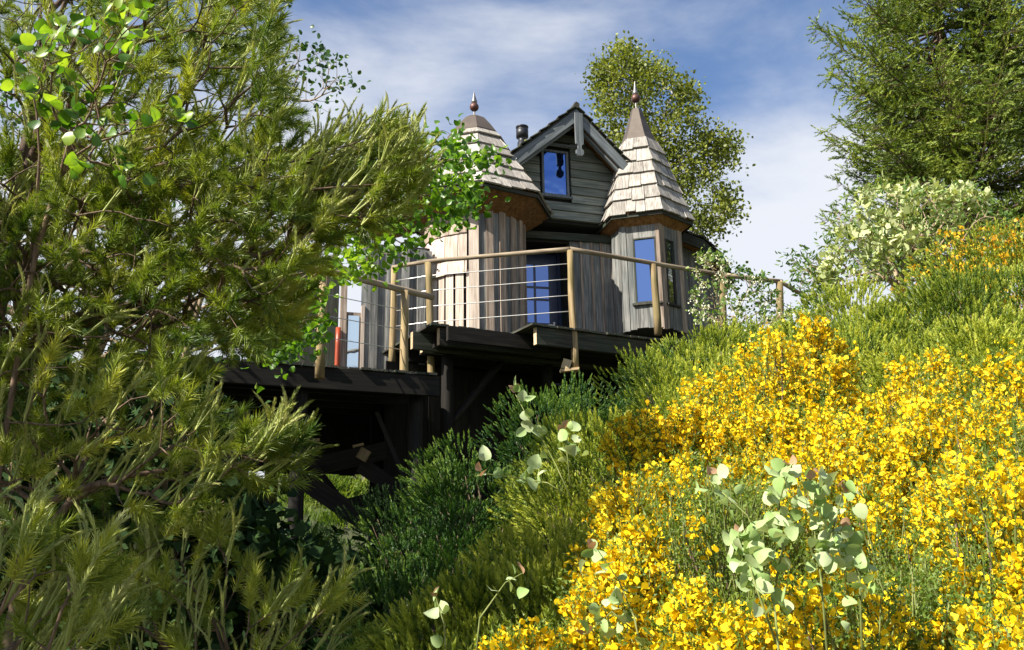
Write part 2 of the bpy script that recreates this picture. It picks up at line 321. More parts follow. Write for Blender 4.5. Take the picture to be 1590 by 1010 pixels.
def in_poly(poly, n):
    poly = np.array(poly, float); lo, hi = poly.min(0), poly.max(0); out_ = []
    x1, y1 = poly[:, 0], poly[:, 1]; x2, y2 = np.roll(x1, -1), np.roll(y1, -1); c = 0
    while c < n:
        q = rng.uniform(lo, hi, (n * 2 + 16, 2))
        cr = ((y1[None] > q[:, 1:2]) != (y2[None] > q[:, 1:2])) & (q[:, 0:1] < (x2 - x1)[None] * (q[:, 1:2] - y1[None]) / np.where(y2 == y1, 1e-9, y2 - y1)[None] + x1[None])
        q = q[cr.sum(1) % 2 == 1]; out_.append(q); c += len(q)
    return np.concatenate(out_)[:n]
def hexa(name, pts, parent, mat, zdir, taper=None, **kw):
    """a board from eight corners (bottom four, top four, same winding); its grain runs along zdir"""
    pts = [Vector(p) for p in pts]; c = sum(pts, Vector()) / 8; z = Vector(zdir).normalized()
    x = (pts[1] - pts[0]); x = (x - z * x.dot(z))
    if x.length < 1e-5: x = z.orthogonal()
    x.normalize(); y = z.cross(x); M = Matrix(((x.x, y.x, z.x, c.x), (x.y, y.y, z.y, c.y), (x.z, y.z, z.z, c.z), (0, 0, 0, 1)))
    Mi = M.inverted(); me = bpy.data.meshes.new(name)
    me.from_pydata([Mi @ p for p in pts], [], [(0, 3, 2, 1), (4, 5, 6, 7), (0, 1, 5, 4), (1, 2, 6, 5), (2, 3, 7, 6), (3, 0, 4, 7)]); me.materials.append(mat)
    return link(name, me, parent, M, **kw)
def slab(name, a, b, w, d, parent, mat, side=None, **kw):
    """straight timber from a to b, w across `side`, d through"""
    a, b = Vector(a), Vector(b); z = (b - a).normalized()
    s = Vector(side) if side is not None else (z.cross(Vector((0, 0, 1))) if abs(z.z) < 0.95 else Vector((1, 0, 0)))
    s = (s - z * s.dot(z)).normalized(); t = z.cross(s); pts = []
    for e in (a, b):
        for u, v in ((-1, -1), (1, -1), (1, 1), (-1, 1)): pts.append(e + s * (u * w / 2) + t * (v * d / 2))
    return hexa(name, pts, parent, mat, z, **kw)
def log(name, pts, rad, parent, mat, k=10, bumpy=0.04, **kw):
    """round pole through pts"""
    pts = [Vector(p) for p in pts]; rad = rad if isinstance(rad, (list, tuple)) else [rad] * len(pts)
    z = (pts[-1] - pts[0]).normalized(); c = (pts[0] + pts[-1]) / 2; x = z.orthogonal().normalized(); y = z.cross(x)
    M = Matrix(((x.x, y.x, z.x, c.x), (x.y, y.y, z.y, c.y), (x.z, y.z, z.z, c.z), (0, 0, 0, 1))); Mi = M.inverted()
    # subdivide for an uneven outline
    P2, R2 = [], []
    for i in range(len(pts) - 1):
        m = max(1, int((pts[i + 1] - pts[i]).length / 0.22))
        for s in range(m): P2.append(pts[i].lerp(pts[i + 1], s / m)); R2.append(rad[i] + (rad[i + 1] - rad[i]) * s / m)
    P2.append(pts[-1]); R2.append(rad[-1]); V, Fc = [], []
    for i, p in enumerate(P2):
        q = Mi @ p; j = (random.uniform(-1, 1) * bumpy * R2[i] * 2, random.uniform(-1, 1) * bumpy * R2[i] * 2)
        for a in range(k):
            th = 2 * pi * a / k; r = R2[i] * (1 + random.uniform(-bumpy, bumpy)); V.append((q.x + j[0] + r * cos(th), q.y + j[1] + r * sin(th), q.z))
    for i in range(len(P2) - 1):
        for a in range(k): b = (a + 1) % k; Fc.append((i * k + a, i * k + b, (i + 1) * k + b, (i + 1) * k + a))
    n0 = len(Fc); Fc.append(tuple(reversed(range(k)))); Fc.append(tuple(range((len(P2) - 1) * k, len(P2) * k)))
    me = bpy.data.meshes.new(name); me.from_pydata(V, [], Fc)
    for p in me.polygons[:n0]: p.use_smooth = True
    me.materials.append(mat)
    return link(name, me, parent, M, **kw)
def pymesh(name, V, Fc, parent, mat, origin=None, smooth=False, **kw):
    o = Vector(origin) if origin is not None else sum((Vector(v) for v in V), Vector()) / len(V)
    me = bpy.data.meshes.new(name); me.from_pydata([Vector(v) - o for v in V], [], Fc); me.materials.append(mat)
    if smooth:
        for p in me.polygons: p.use_smooth = True
    return link(name, me, parent, Matrix.Translation(o), **kw)
def lathe(name, c, prof, parent, mat, k=18, smooth=True, **kw):
    V, Fc = [], []
    for r, z in prof:
        for a in range(k): V.append((r * cos(2 * pi * a / k), r * sin(2 * pi * a / k), z))
    for i in range(len(prof) - 1):
        for a in range(k): b = (a + 1) % k; Fc.append((i * k + a, i * k + b, (i + 1) * k + b, (i + 1) * k + a))
    me = bpy.data.meshes.new(name); me.from_pydata(V, [], Fc); me.materials.append(mat)
    for p in me.polygons: p.use_smooth = smooth
    return link(name, me, parent, Matrix.Translation(Vector(c)), **kw)

# ---------------------------------------------------------------- terrain
def build_ground():
    xs = np.concatenate([[-900, -400, -150, -60, -30], np.arange(-16, 20.1, 0.4), [30, 60, 150, 400, 900]])
    ys = np.concatenate([[-300, -100, -30, -10], np.arange(-4, 30.1, 0.4), [40, 60, 120, 300, 700, 1600]])
    X, Y = np.meshgrid(xs, ys); Z = ground(X, Y)
    near = (np.abs(X) < 20) & (Y < 31); Z = Z + near * rng.normal(0, 0.03, Z.shape)
    nx, ny = len(xs), len(ys); V = np.stack([X.ravel(), Y.ravel(), Z.ravel()], 1)
    i = np.arange(nx - 1)[None] + (np.arange(ny - 1) * nx)[:, None]; i = i.ravel()
    me = nmesh('ground', V, np.stack([i, i + 1, i + 1 + nx, i + nx], 1), smooth=True)
    m = plain('earth_and_grass', (0.045, 0.05, 0.02), 0.95, noise=0.6, nscale=1.5)
    link('ground', me, mat=m, kind='structure')
build_ground()

# ================================================================ THE TREEHOUSE
ZD = CAM.z + 3.02                       # top of the main deck
ZE = CAM.z + 5.36                       # eaves of the big turret
ZR = ZD + 1.09                          # handrail
house = thing('treehouse', 'weathered timber treehouse with two pointed shingled turrets and a gable between them', 'treehouse', (0.6, 13.6, ZD))
CA = Vector((P(738, 400, 13.4).x, 13.4, 0))      # centre of the big round turret
CB = Vector((P(1001, 400, 13.9).x, 13.9, 0))     # centre of the bay turret

def cyl_pt(c, r, a, z): return Vector((c.x + r * sin(a), c.y - r * cos(a), z))  # a = 0 faces the camera, positive = right

# --- round wall of the big turret
RA = 0.76; ztop = CAM.z + 5.30
V, Fc = [], []
for k in range(24):
    a = 2 * pi * k / 24; V += [cyl_pt(CA, RA - 0.05, a, ZD - 0.02), cyl_pt(CA, RA - 0.05, a, ztop)]
for k in range(24): b = (k + 1) % 24; Fc.append((2 * k, 2 * b, 2 * b + 1, 2 * k + 1))
round_wall = pymesh('round_wall', V, Fc, house, M_INSIDE)
def curved_board(name, c, r, a0, a1, z0, z1, th, mat, parent, tilt=0.0):
    pts = []
    for z, o in ((z0, tilt), (z1, 0)):
        pts += [cyl_pt(c, r + o, a0, z), cyl_pt(c, r + o, a1, z), cyl_pt(c, r + o - th, a1, z), cyl_pt(c, r + o - th, a0, z)]
    return hexa(name, pts, parent, mat, (0, 0, 1))
zb = CAM.z + 2.60 + 0.0
zmid = CAM.z + 4.17
a = R(-128)
while a < R(-6.5):                        # slats with dark gaps, under the curved courses
    w = R(random.uniform(8.6, 10.2)); curved_board('board', CA, RA + random.uniform(-.006, .006), a, a + w, ZD + 0.01 + random.uniform(-.01, .02), zmid + 0.05, 0.022, M_BOARD_PALE_SUN if a > R(-80) else M_BOARD, round_wall)
    a += w + R(random.uniform(2.0, 3.0))
for (z0, z1, tl) in ((4.17, 4.42, 0.03), (4.39, 4.80, 0.025), (4.77, 5.3, 0.02)):
    a = R(-130)
    while a < R(-7):
        w = R(random.uniform(12, 19)); e = min(a + w, R(-6)); 
        curved_board('wall_shingle', CA, RA + 0.012, a, e - R(0.6), CAM.z + z0 + random.uniform(-.006, .006), CAM.z + z1, 0.016, M_BOARD_PALE_SUN if z0 < 4.5 else M_BOARD, round_wall, tl); a = e  # lower courses paler: sunlight below the eave shadow put into the colour
curved_board('board', CA, RA + 0.02, R(-4.5), R(6), ZD - 0.0, ztop, 0.035, M_BOARD_PALE_SUN, round_wall)
a = R(6.5); i = 0
while a < R(122):
    if i % 2 == 0: w = R(7.2); curved_board('board', CA, RA - 0.018, a, a + w, ZD + .01, ztop, 0.02, M_BOARD_GREY, round_wall)
    else: w = R(8.2); curved_board('board', CA, RA + 0.012, a, a + w, ZD + .01 + random.uniform(-.02, .01), ztop, 0.03, M_BOARD, round_wall)
    a += w + R(0.3); i += 1
pymesh('peg', [cyl_pt(CA, RA + .045, R(-40) + .022 * cos(t), CAM.z + 4.27 + .018 * sin(t)) for t in [2 * pi * q / 8 for q in range(8)]], [tuple(range(8))], round_wall, M_INSIDE)

# --- pointed roofs
def turret_roof(name, c, n, a0, Re, ze, Rc, zc, courses, rwall, zwall, shw, drop=0.0, flare=0.0):
    def ring(r, z, k): return cyl_pt(c, r, a0 + 2 * pi * k / n, z)
    V, Fc = [], []
    prof = [(rwall, zwall), (Re * 0.985, ze - 0.02), (Rc, zc)]
    for k in range(n): V += [ring(r, z, k) for r, z in prof]
    for k in range(n):
        b = (k + 1) % n
        Fc.append((3 * k + 1, 3 * b + 1, 3 * b + 2, 3 * k + 2))
        Fc.append((3 * k, 3 * b, 3 * b + 1, 3 * k + 1))
    me_o = pymesh(name, V, Fc, house, M_SOFFIT)
    for k in range(n):
        eL, eR = ring(Re, ze, k), ring(Re, ze, k + 1); cL, cR_ = ring(Rc, zc, k), ring(Rc, zc, k + 1)
        nrm = (eR - eL).cross(cL - eL).normalized()
        if nrm.dot((eL + eR) / 2 - c - Vector((0, 0, 0))) < 0 and nrm.z < 0: nrm = -nrm
        if nrm.z < 0: nrm = -nrm
        up = ((cL + cR_) / 2 - (eL + eR) / 2).normalized()
        # fascia under the shingle edge
        hexa('fascia', [eL - Vector((0, 0, .05)), eR - Vector((0, 0, .05)), (eR.lerp(Vector((c.x, c.y, ze)), .03)) - Vector((0, 0, .05)), (eL.lerp(Vector((c.x, c.y, ze)), .03)) - Vector((0, 0, .05)), eL, eR, eR.lerp(Vector((c.x, c.y, ze)), .03), eL.lerp(Vector((c.x, c.y, ze)), .03)], me_o, M_BEAM, eR - eL)
        for j in range(courses):
            t0, t1 = j / courses, min(1.0, (j + 1.25) / courses); l0, r0, l1, r1 = eL.lerp(cL, t0), eR.lerp(cR_, t0), eL.lerp(cL, t1), eR.lerp(cR_, t1)
            W = (r0 - l0).length; m = max(1, round(W / shw)); cuts = [0.0] + [max(.08, min(.92, (q + random.uniform(-.28, .28)) / m)) for q in range(1, m)] + [1.0]
            for q in range(m):
                u0, u1 = cuts[q], cuts[q + 1]; g = 0.004 / W; lo = random.uniform(-.02, .028); s = up * lo
                o0, o1 = 0.044 + random.uniform(-.012, .014), 0.006
                ext = 0.016 / W
                ua, ub = (u0 - ext if q == 0 else u0 + g), (u1 + ext if q == m - 1 else u1 - g)
                A, B = l0.lerp(r0, ua) + s, l0.lerp(r0, ub) + s; Cc, D = l1.lerp(r1, ub), l1.lerp(r1, ua); th = 0.028
                hexa('shingle', [A + nrm * (o0 - th), B + nrm * (o0 - th), B + nrm * o0, A + nrm * o0, D + nrm * (o1 - th * .5), Cc + nrm * (o1 - th * .5), Cc + nrm * o1, D + nrm * o1], me_o, M_SHINGLE, up)
    return me_o
roofA = turret_roof('turret_roof', CA, 8, R(7.7), 1.2, ZE, 0.34, CAM.z + 6.69, 6, RA - 0.02, CAM.z + 5.07, 0.26)
roofB = turret_roof('bay_roof', CB, 6, R(14), 0.78, CAM.z + 5.27, 0.30, CAM.z + 6.72, 6, 0.56, CAM.z + 5.12, 0.2)
def cap(c, n, a0, prof, parent):
    V, Fc = [], []; m = len(prof)
    for k in range(n): V += [cyl_pt(c, r, a0 + 2 * pi * k / n, z) for r, z in prof]
    for k in range(n):
        b = (k + 1) % n
        for i in range(m - 1): Fc.append((m * k + i, m * b + i, m * b + i + 1, m * k + i + 1))
    Fc.append(tuple(m * k + m - 1 for k in range(n)))
    pymesh('lead_cap', V, Fc, parent, M_LEAD)
z = CAM.z
cap(CA, 8, R(7.7), [(0.42, z + 6.60), (0.425, z + 6.635), (0.33, z + 6.77), (0.2, z + 6.93), (0.11, z + 6.99)], roofA)
cap(CB, 6, R(14), [(0.34, z + 6.58), (0.34, z + 6.62), (0.25, z + 6.84), (0.15, z + 7.12), (0.085, z + 7.34), (0.04, z + 7.36)], roofB)
def finial(c, z0, rb, hs, parent):
    lathe('finial_rod', (c.x, c.y, z0 - .02), [(0.016, 0), (0.014, .16)], parent, M_STEEL, 8)
    zc = z0 + .13 + rb * .9
    lathe('finial_ball', (c.x, c.y, zc), [(rb * sin(pi * i / 10) + .001, -rb * cos(pi * i / 10)) for i in range(11)], parent, M_COPPER)
    lathe('finial_spike', (c.x, c.y, zc + rb * .85), [(0.03, 0), (0.05, .02), (0.045, .05), (0.034, .08), (0.02, hs * .6), (0.002, hs)], parent, M_STEEL, 12)
finial(CA, z + 6.98, .072, .22, roofA)
finial(CB, z + 7.35, .075, .26, roofB)

# --- bay wall (hexagonal) with its windows
RB = 0.58; zb0 = CAM.z + 3.50; zb1 = CAM.z + 5.14
def bay_ring(k, r=RB): return cyl_pt(CB, r, R(14) + pi / 3 * k, 0)
V, Fc = [], []
for k in range(6): p = bay_ring(k, RB - .07); V += [Vector((p.x, p.y, zb0 + .03)), Vector((p.x, p.y, zb1))]
for k in range(6): b = (k + 1) % 6; Fc.append((2 * k, 2 * b, 2 * b + 1, 2 * k + 1))
Fc.append(tuple(2 * k for k in range(6)))
bay_wall = pymesh('bay_wall', V, Fc, house, M_INSIDE)
def window(L0, R0_, z0, z1, nrm, parent, fr=0.035, mat=None, fmat=None, sill=True, muntins=0):
    """window between the points L0 and R0_ (xy), z0..z1"""
    L0, R0_ = Vector((L0.x, L0.y, 0)), Vector((R0_.x, R0_.y, 0)); ax = (R0_ - L0).normalized(); up = Vector((0, 0, 1)); mat = mat or M_GLASS; fmat = fmat or M_BEAM
    Vv, Ff = [], []
    def bx(u0, u1, w0, w1, d0, d1):
        s = len(Vv)
        for w in (w0, w1):
            for (u, d) in ((u0, d1), (u1, d1), (u1, d0), (u0, d0)): Vv.append(L0 + ax * u + up * w + nrm * d)
        Ff.extend([tuple(s + q for q in f) for f in ((0, 3, 2, 1), (4, 5, 6, 7), (0, 1, 5, 4), (1, 2, 6, 5), (2, 3, 7, 6), (3, 0, 4, 7))])
    Wd = (R0_ - L0).length
    bx(-fr * .2, fr, z0, z1, -.03, .012); bx(Wd - fr, Wd + fr * .2, z0, z1, -.03, .012); bx(fr, Wd - fr, z1 - fr, z1, -.03, .012); bx(fr, Wd - fr, z0, z0 + fr, -.03, .012)
    if sill: bx(-.05, Wd + .05, z0 - .035, z0 - .002, -.03, .045)
    w = pymesh('window', Vv, Ff, parent, fmat)
    q = [L0 + ax * fr + up * (z0 + fr) - nrm * .012, L0 + ax * (Wd - fr) + up * (z0 + fr) - nrm * .012, L0 + ax * (Wd - fr) + up * (z1 - fr) - nrm * .012, L0 + ax * fr + up * (z1 - fr) - nrm * .012]
    q2 = [p - nrm * .008 for p in q]
    pymesh('pane', q + q2, [(0, 1, 2, 3), (7, 6, 5, 4), (0, 4, 5, 1), (1, 5, 6, 2), (2, 6, 7, 3), (3, 7, 4, 0)], w, mat)
    return w
zw0, zw1 = CAM.z + 3.90, CAM.z + 4.93
for k in (-2, -1, 0, 1):
    a, b = bay_ring(k), bay_ring(k + 1); ax = (b - a).normalized(); Wd = (b - a).length; nr = Vector((ax.y, -ax.x, 0))
    def bb(u0, u1, z0, z1, o, mat, nm='board'):
        pts = []
        for zz in (z0, z1): pts += [a + ax * u0 + nr * (o) + Vector((0, 0, zz)), a + ax * u1 + nr * o + Vector((0, 0, zz)), a + ax * u1 + nr * (o - .03) + Vector((0, 0, zz)), a + ax * u0 + nr * (o - .03) + Vector((0, 0, zz))]
        hexa(nm, pts, bay_wall, mat, (0, 0, 1))
    if k in (-1, 0):
        wl, wr = (.19, .53) if k == -1 else (.155, .36)
        for u0, u1, zz0 in ((.0, .085, zb0 - .02), (.09, wl - .005, zb0)): bb(u0, u1, zz0, zb1, 0.0 if u0 else .012, M_BOARD_GREY if k == -1 else M_BOARD)
        if k == 0:
            bb(wr + .005, .47, zb0, zb1, .0, M_BOARD_GREY); bb(.475, Wd, zb0, zb1, .012, M_BOARD)
        bb(wl, (wl + wr) / 2 - .002, zb0 + .02, zw0 - .037, .0, M_BOARD_GREY); bb((wl + wr) / 2 + .002, wr, zb0 + .01, zw0 - .037, .003, M_BOARD_GREY); bb(wl, wr, zw1 + .002, zb1, .0, M_BOARD_GREY)
        window(a + ax * wl, a + ax * wr, zw0, zw1, nr, house, fr=.02, mat=M_GLASS if k == -1 else M_GLASS2)
        if k == -1: bb(wr + .004, Wd, zb0, zb1, .006, M_BOARD)
    else:
        u = 0.0
        while u < Wd - .02: w = min(random.uniform(.09, .12), Wd - u); bb(u, u + w - .004, zb0 + random.uniform(-.02, .02), zb1, random.choice((0, .012)), M_BOARD_GREY); u += w

# --- wall with the door, running back to the right between the turrets
E0, E1 = Vector((CA.x + .55, 13.55, 0)), Vector((CB.x - .30, 13.98, 0))
eax = (E1 - E0).normalized(); enr = Vector((eax.y, -eax.x, 0)); EW = (E1 - E0).length
zt = CAM.z + 5.05
def ept(u, z_, o=0.0): return E0 + eax * u + enr * o + Vector((0, 0, z_))
def ebox(name, u0, u1, z0, z1, o0, o1, parent, mat, zd=(0, 0, 1)):
    pts = []
    for zz in (z0, z1): pts += [ept(u0, zz, o1), ept(u1, zz, o1), ept(u1, zz, o0), ept(u0, zz, o0)]
    return hexa(name, pts, parent, mat, zd)
uD = (P(882, 430, 13.65).x - E0.x) / eax.x         # right edge of the door
entry = ebox('entrance_wall', uD + .02, EW, ZD, zt, -.12, -.04, house, M_INSIDE)
u = uD + .05; i = 0
while u < EW:
    w = random.uniform(.15, .19); ebox('board', u, min(u + w - .006, EW), ZD + .0 + random.uniform(-.015, .01), zt, -.035, -.01 + .004 * (i % 2), entry, M_BOARD_GREY)
    ebox('batten', u + w - .022, u + w + .012, ZD, zt, -.008, .012, entry, M_BOARD); u += w; i += 1
ebox('lintel', -.1, EW, zt - .02, zt + .1, -.1, .04, house, M_BEAM, eax)
RD = -.50                                # the door stands back in a porch
M_GLASS4 = glass_mat('door_glass', (0.008, 0.014, 0.045), 0.45, (0.22, 0.36, 0.85))
door = ebox('door', 0.12, uD - .03, ZD + .02, ZD + 1.95, RD - .05, RD, house, M_DOOR)
ebox('door_frame', uD - .028, uD + .03, ZD, ZD + 2.0, RD - .05, RD + .05, house, M_DOOR)
ebox('porch_side', uD + .02, uD + .05, ZD, zt, RD - .05, -.125, house, M_BEAM)
ebox('porch_header', -.2, uD + .02, ZD + 1.97, zt, RD - .05, RD + .02, house, M_SHADEWOOD, eax)
ebox('porch_ceiling', -.2, uD + .05, zt - .06, zt - .022, RD - .05, -.02, house, M_SHADEWOOD, eax)
def gl(u0, u1, z0, z1): ebox('pane', u0, u1, z0, z1, RD + .001, RD + .007, door, M_GLASS4)
um = .12 + (uD - .15) * .50
for (u0, u1) in ((.12 + .05, um - .02), (um + .02, uD - .03 - .14)):
    gl(u0, u1, ZD + .80, ZD + 1.16); gl(u0, u1, ZD + 1.20, ZD + 1.36); gl(u0, u1, ZD + 1.40, ZD + 1.75)
dW = uD - .15
for q in range(4): ebox('door_board', .12 + q * dW / 4 + .003, .12 + (q + 1) * dW / 4 - .003, ZD + .06, ZD + .74, RD + .001, RD + .012, door, M_DOOR)
ebox('handle', uD - .115, uD - .085, ZD + .66, ZD + .82, RD + .013, RD + .026, door, M_CABLE); slab('handle', ept(uD - .10, ZD + .76, RD + .04), ept(uD - .20, ZD + .76, RD + .04), .018, .02, door, M_CABLE)

# --- gable between the turrets
GA = P(893, 345, 13.62); gth = R(19); gax = Vector((cos(gth), sin(gth), 0)); gnr = Vector((sin(gth), -cos(gth), 0)); GO = Vector((GA.x, GA.y, 0))
def gpt(u, z_, o=0.0): return GO + gax * u + gnr * o + Vector((0, 0, z_))
def ghit(px, py, o=0.0):      # the point of the gable plane seen at a pixel
    d = ray(px, py); q = GO + gnr * o; t = (q - CAM).dot(gnr) / d.dot(gnr); p = CAM + d * t; return (p - q).dot(gax), p.z
ua, za = ghit(893, 172, .32); ul, zl = ghit(795, 243, .32); ur, zr_ = ghit(972, 256, .32)
_, zbot = ghit(893, 343); apz = za - .10
sl_l, sl_r = (za - zl) / (ua - ul), (za - zr_) / (ur - ua)
def roofline(u): return (za - .17 - sl_l * (ua - u)) if u < ua else (za - .17 - sl_r * (u - ua))
gv = [gpt(ul + .05, zbot - .05, -.05), gpt(ur - .05, zbot - .05, -.05), gpt(ur - .05, roofline(ur), -.05), gpt(ua, roofline(ua), -.05), gpt(ul + .05, roofline(ul), -.05)]
gb = [p - gnr * 2.2 for p in gv]
gable = pymesh('gable_wall', gv + gb, [(0, 1, 2, 3, 4), (9, 8, 7, 6, 5), (0, 5, 6, 1)] + [(i, i + 5, (i + 1) % 5 + 5, (i + 1) % 5) for i in (1, 4)], house, M_INSIDE)
wl, wz1 = ghit(842, 230, .03); wr, _ = ghit(882, 232, .03); _, wz0 = ghit(862, 303, .03)
zz = zbot; i = 0; rowh = .145
while zz < za - .25:
    z0, z1 = zz, zz + rowh - .006; zz += rowh
    def ext(zv):                         # plank ends follow the roof
        return ua - (za - .12 - zv) / sl_l, ua + (za - .12 - zv) / sl_r
    a0, b0 = ext(z0); a1, b1 = ext(z1)
    lim0, lim1 = ul + .02 + (.42 if z0 < zbot + .15 else .28 if z0 < zbot + .3 else 0), ur - .02
    a0, b0, a1, b1 = max(a0, lim0), min(b0, lim1), max(a1, lim0), min(b1, lim1)
    spans = [(a0, b0, a1, b1)]
    if z1 > wz0 - .03 and z0 < wz1 + .03: spans = [(a0, wl - .045, a1, wl - .045), (wr + .045, b0, wr + .045, b1)]
    for (p, q, p1, q1) in spans:
        if q - p < .05 or q1 - p1 < .02: continue
        o = .022 + random.uniform(-.003, .004)
        hexa('plank', [gpt(p, z0, o), gpt(q, z0, o), gpt(q, z0, -.04), gpt(p, z0, -.04), gpt(p1, z1, .0), gpt(q1, z1, .0), gpt(q1, z1, -.04), gpt(p1, z1, -.04)], gable, M_SIDING, gax)
window(gpt(wl, 0), gpt(wr, 0), wz0, wz1, gnr, house, fr=.03, fmat=M_TRIM)
slab('head_trim', gpt(wl - .16, wz1 + .075, .045), gpt(wr + .14, wz1 + .075, .045), .035, .05, gable, M_TRIM, side=(0, 0, 1))
def rake(u, o, dz=0.0): return gpt(u, (za - sl_l * (ua - u)) if u < ua else (za - sl_r * (u - ua)), o) + Vector((0, 0, dz))
# roof: boards, barge boards, shingle courses back from the rake
groof = []
sides = ((ua, ul - .02, -1), (ua, ur + .03, 1))
Vr, Fr = [], []
for (u0, u1, s) in sides:
    k = len(Vr); 
    for o in (.36, -2.4):
        for dz in (.0, .035): Vr += [rake(u0, o, dz), rake(u1, o, dz)]
    Fr += [(k, k + 1, k + 3, k + 2), (k + 4, k + 6, k + 7, k + 5), (k + 2, k + 3, k + 7, k + 6), (k, k + 4, k + 5, k + 1), (k + 1, k + 5, k + 7, k + 3)]
groof = pymesh('gable_roof', Vr, Fr, house, M_BEAM)
for (u0, u1, s) in sides:
    A, B = rake(u0, .375, -.005), rake(u1, .375, -.005); dn = Vector((0, 0, -.20)); i1 = Vector((0, 0, 0)); 
    hexa('barge_board', [A + dn, B + dn, B + dn - gnr * .035, A + dn - gnr * .035, A, B, B - gnr * .035, A - gnr * .035], groof, M_TRIM, B - A)
    A2, B2 = rake(u0, .30, -.20), rake(u1, .30, -.20); dn = Vector((0, 0, -.05))
    hexa('rafter', [A2 + dn, B2 + dn, B2 + dn - gnr * .06, A2 + dn - gnr * .06, A2, B2, B2 - gnr * .06, A2 - gnr * .06], groof, M_TRIM, B2 - A2)
    # soffit boards between rake and wall, and shingles on top
    A3, B3 = rake(u0, .26, -.06), rake(u1, .26, -.06)
    hexa('soffit_board', [A3, B3, B3 - gnr * .30, A3 - gnr * .30, A3 + Vector((0, 0, .02)), B3 + Vector((0, 0, .02)), B3 - gnr * .30 + Vector((0, 0, .02)), A3 - gnr * .30 + Vector((0, 0, .02))], groof, M_SOFFIT, B3 - A3)
    ln = abs(u1 - u0); nrow = 7
    for j in range(nrow):
        f0, f1 = u0 + (u1 - u0) * (j + .0) / nrow, u0 + (u1 - u0) * (j + 1.12) / nrow
        o = .40
        while o > -1.2:
            w = random.uniform(.16, .26); jit = random.uniform(-.01, .02)
            T0, T1, L0_, L1_ = rake(f0, o, .04), rake(f0, o - w + .005, .04), rake(f1, o + jit, .066 + random.uniform(0, .012)), rake(f1, o - w + .005 + jit, .066)
            t = Vector((0, 0, .018)); hexa('shingle', [L0_, L1_, L1_ + t, L0_ + t, T0, T1, T1 + t, T0 + t], groof, M_BEAM, T0 - L0_); o -= w
for k in range(26):                     # small moss cushions along the left rake
    u = random.uniform(ul + .15, ua - .2); r = random.uniform(.02, .045); p = rake(u, random.uniform(-.1, .36), .08)
    lathe('moss_cushion', p, [(r, -.01), (r * .9, r * .4), (r * .5, r * .75), (0.001, r * .85)], groof, M_MOSS, 7)
# ridge cap
log('ridge_cap', [rake(ua, .40, .06), rake(ua, -2.3, .06)], .05, groof, M_BEAM, 8)
# pendant board hanging from the apex
hu, hz1 = ghit(898, 176, .40); _, hz0 = ghit(898, 242, .40); pw = .065
prof = [(pw, hz1), (pw, hz0 + .26), (pw * .95, hz0 + .20), (pw * .45, hz0 + .17), (pw * .45, hz0 + .12), (pw * .95, hz0 + .09), (pw * .95, hz0 + .035), (pw * .5, hz0), ]
outl = [(-w, z_) for w, z_ in prof] + [(w, z_) for w, z_ in reversed(prof)]
Vp = [gpt(hu + w, z_, .415) for w, z_ in outl] + [gpt(hu + w, z_, .38) for w, z_ in outl]; m = len(outl)
pymesh('pendant', Vp, [tuple(range(m)), tuple(reversed(range(m, 2 * m)))] + [(i, i + m, (i + 1) % m + m, (i + 1) % m) for i in range(m)], gable, M_TRIM)
# flue
fp = P(811, 215, 14.6)
flue = lathe('flue_pipe', (fp.x, fp.y, fp.z - .5), [(.085, 0), (.085, .42), (.07, .43), (.07, .50), (.075, .505)], house, M_FLUE)
lathe('flue_cowl', (fp.x, fp.y, fp.z + .02), [(.05, -.02), (.105, -.01), (.105, .13), (.09, .14), (.09, .16), (.11, .17), (.11, .19), (.04, .2), (.001, .2)], flue, M_FLUE)

# --- body behind the turrets and its low roof on the right
S = [P(1050, 352, 14.0), P(1092, 372, 14.25), P(1118, 398, 14.4), P(1136, 436, 14.5)]
S = [Vector((p.x, 14.2 + .12 * i, p.z)) for i, p in enumerate(S)]
back = Vector((-.25, 2.4, 0))
Vr, Fr = [], []
for p in S: Vr += [p, p + Vector((0, 0, -.03)), p + back, p + back + Vector((0, 0, -.03))]
for i in range(len(S) - 1):
    a, b = 4 * i, 4 * i + 4; Fr += [(a, b, b + 2, a + 2), (a + 1, a + 3, b + 3, b + 1), (a, a + 1, b + 1, b), (a + 2, b + 2, b + 3, a + 3)]
sroof = pymesh('side_roof', Vr, Fr, house, M_BEAM)
for i in range(len(S) - 1):
    a, b = S[i], S[i + 1]; n_ = Vector((0, 0, -.16)) if i == 0 else Vector((-.05, 0, -.15)); m_ = Vector((-.05, 0, -.15)) if i < 2 else Vector((-.12, 0, -.03))
    f = Vector((0, -.03, 0)); g = Vector((0, -.065, 0))
    hexa('barge_board', [a + n_ + g, b + m_ + g, b + m_ + f, a + n_ + f, a + g, b + g, b + f, a + f], sroof, M_BEAM, b - a)
    a2, b2 = a + n_ + Vector((0, .05, .02)), b + m_ + Vector((0, .05, .02)); k2 = Vector((0, .3, 0))
    hexa('soffit_board', [a2, b2, b2 + k2, a2 + k2, a2 + Vector((0, 0, .02)), b2 + Vector((0, 0, .02)), b2 + k2 + Vector((0, 0, .02)), a2 + k2 + Vector((0, 0, .02))], sroof, M_SOFFIT, b - a)
    nn = Vector((b.z - a.z, 0, -(b.x - a.x))).normalized() * -1
    for j in range(2):
        p0, p1 = a.lerp(b, j / 2 - .05), a.lerp(b, (j + 1.15) / 2); o = -.08
        while o < 1.6:
            w = random.uniform(.16, .24); y0, y1 = back.normalized() * o, back.normalized() * (o + w - .006)
            hexa('shingle', [p1 + y0 + nn * .035, p1 + y1 + nn * .035, p1 + y1 + nn * .055, p1 + y0 + nn * .055, p0 + y0 + nn * .008, p0 + y1 + nn * .008, p0 + y1 + nn * .028, p0 + y0 + nn * .028], sroof, M_BEAM, p0 - p1); o += w
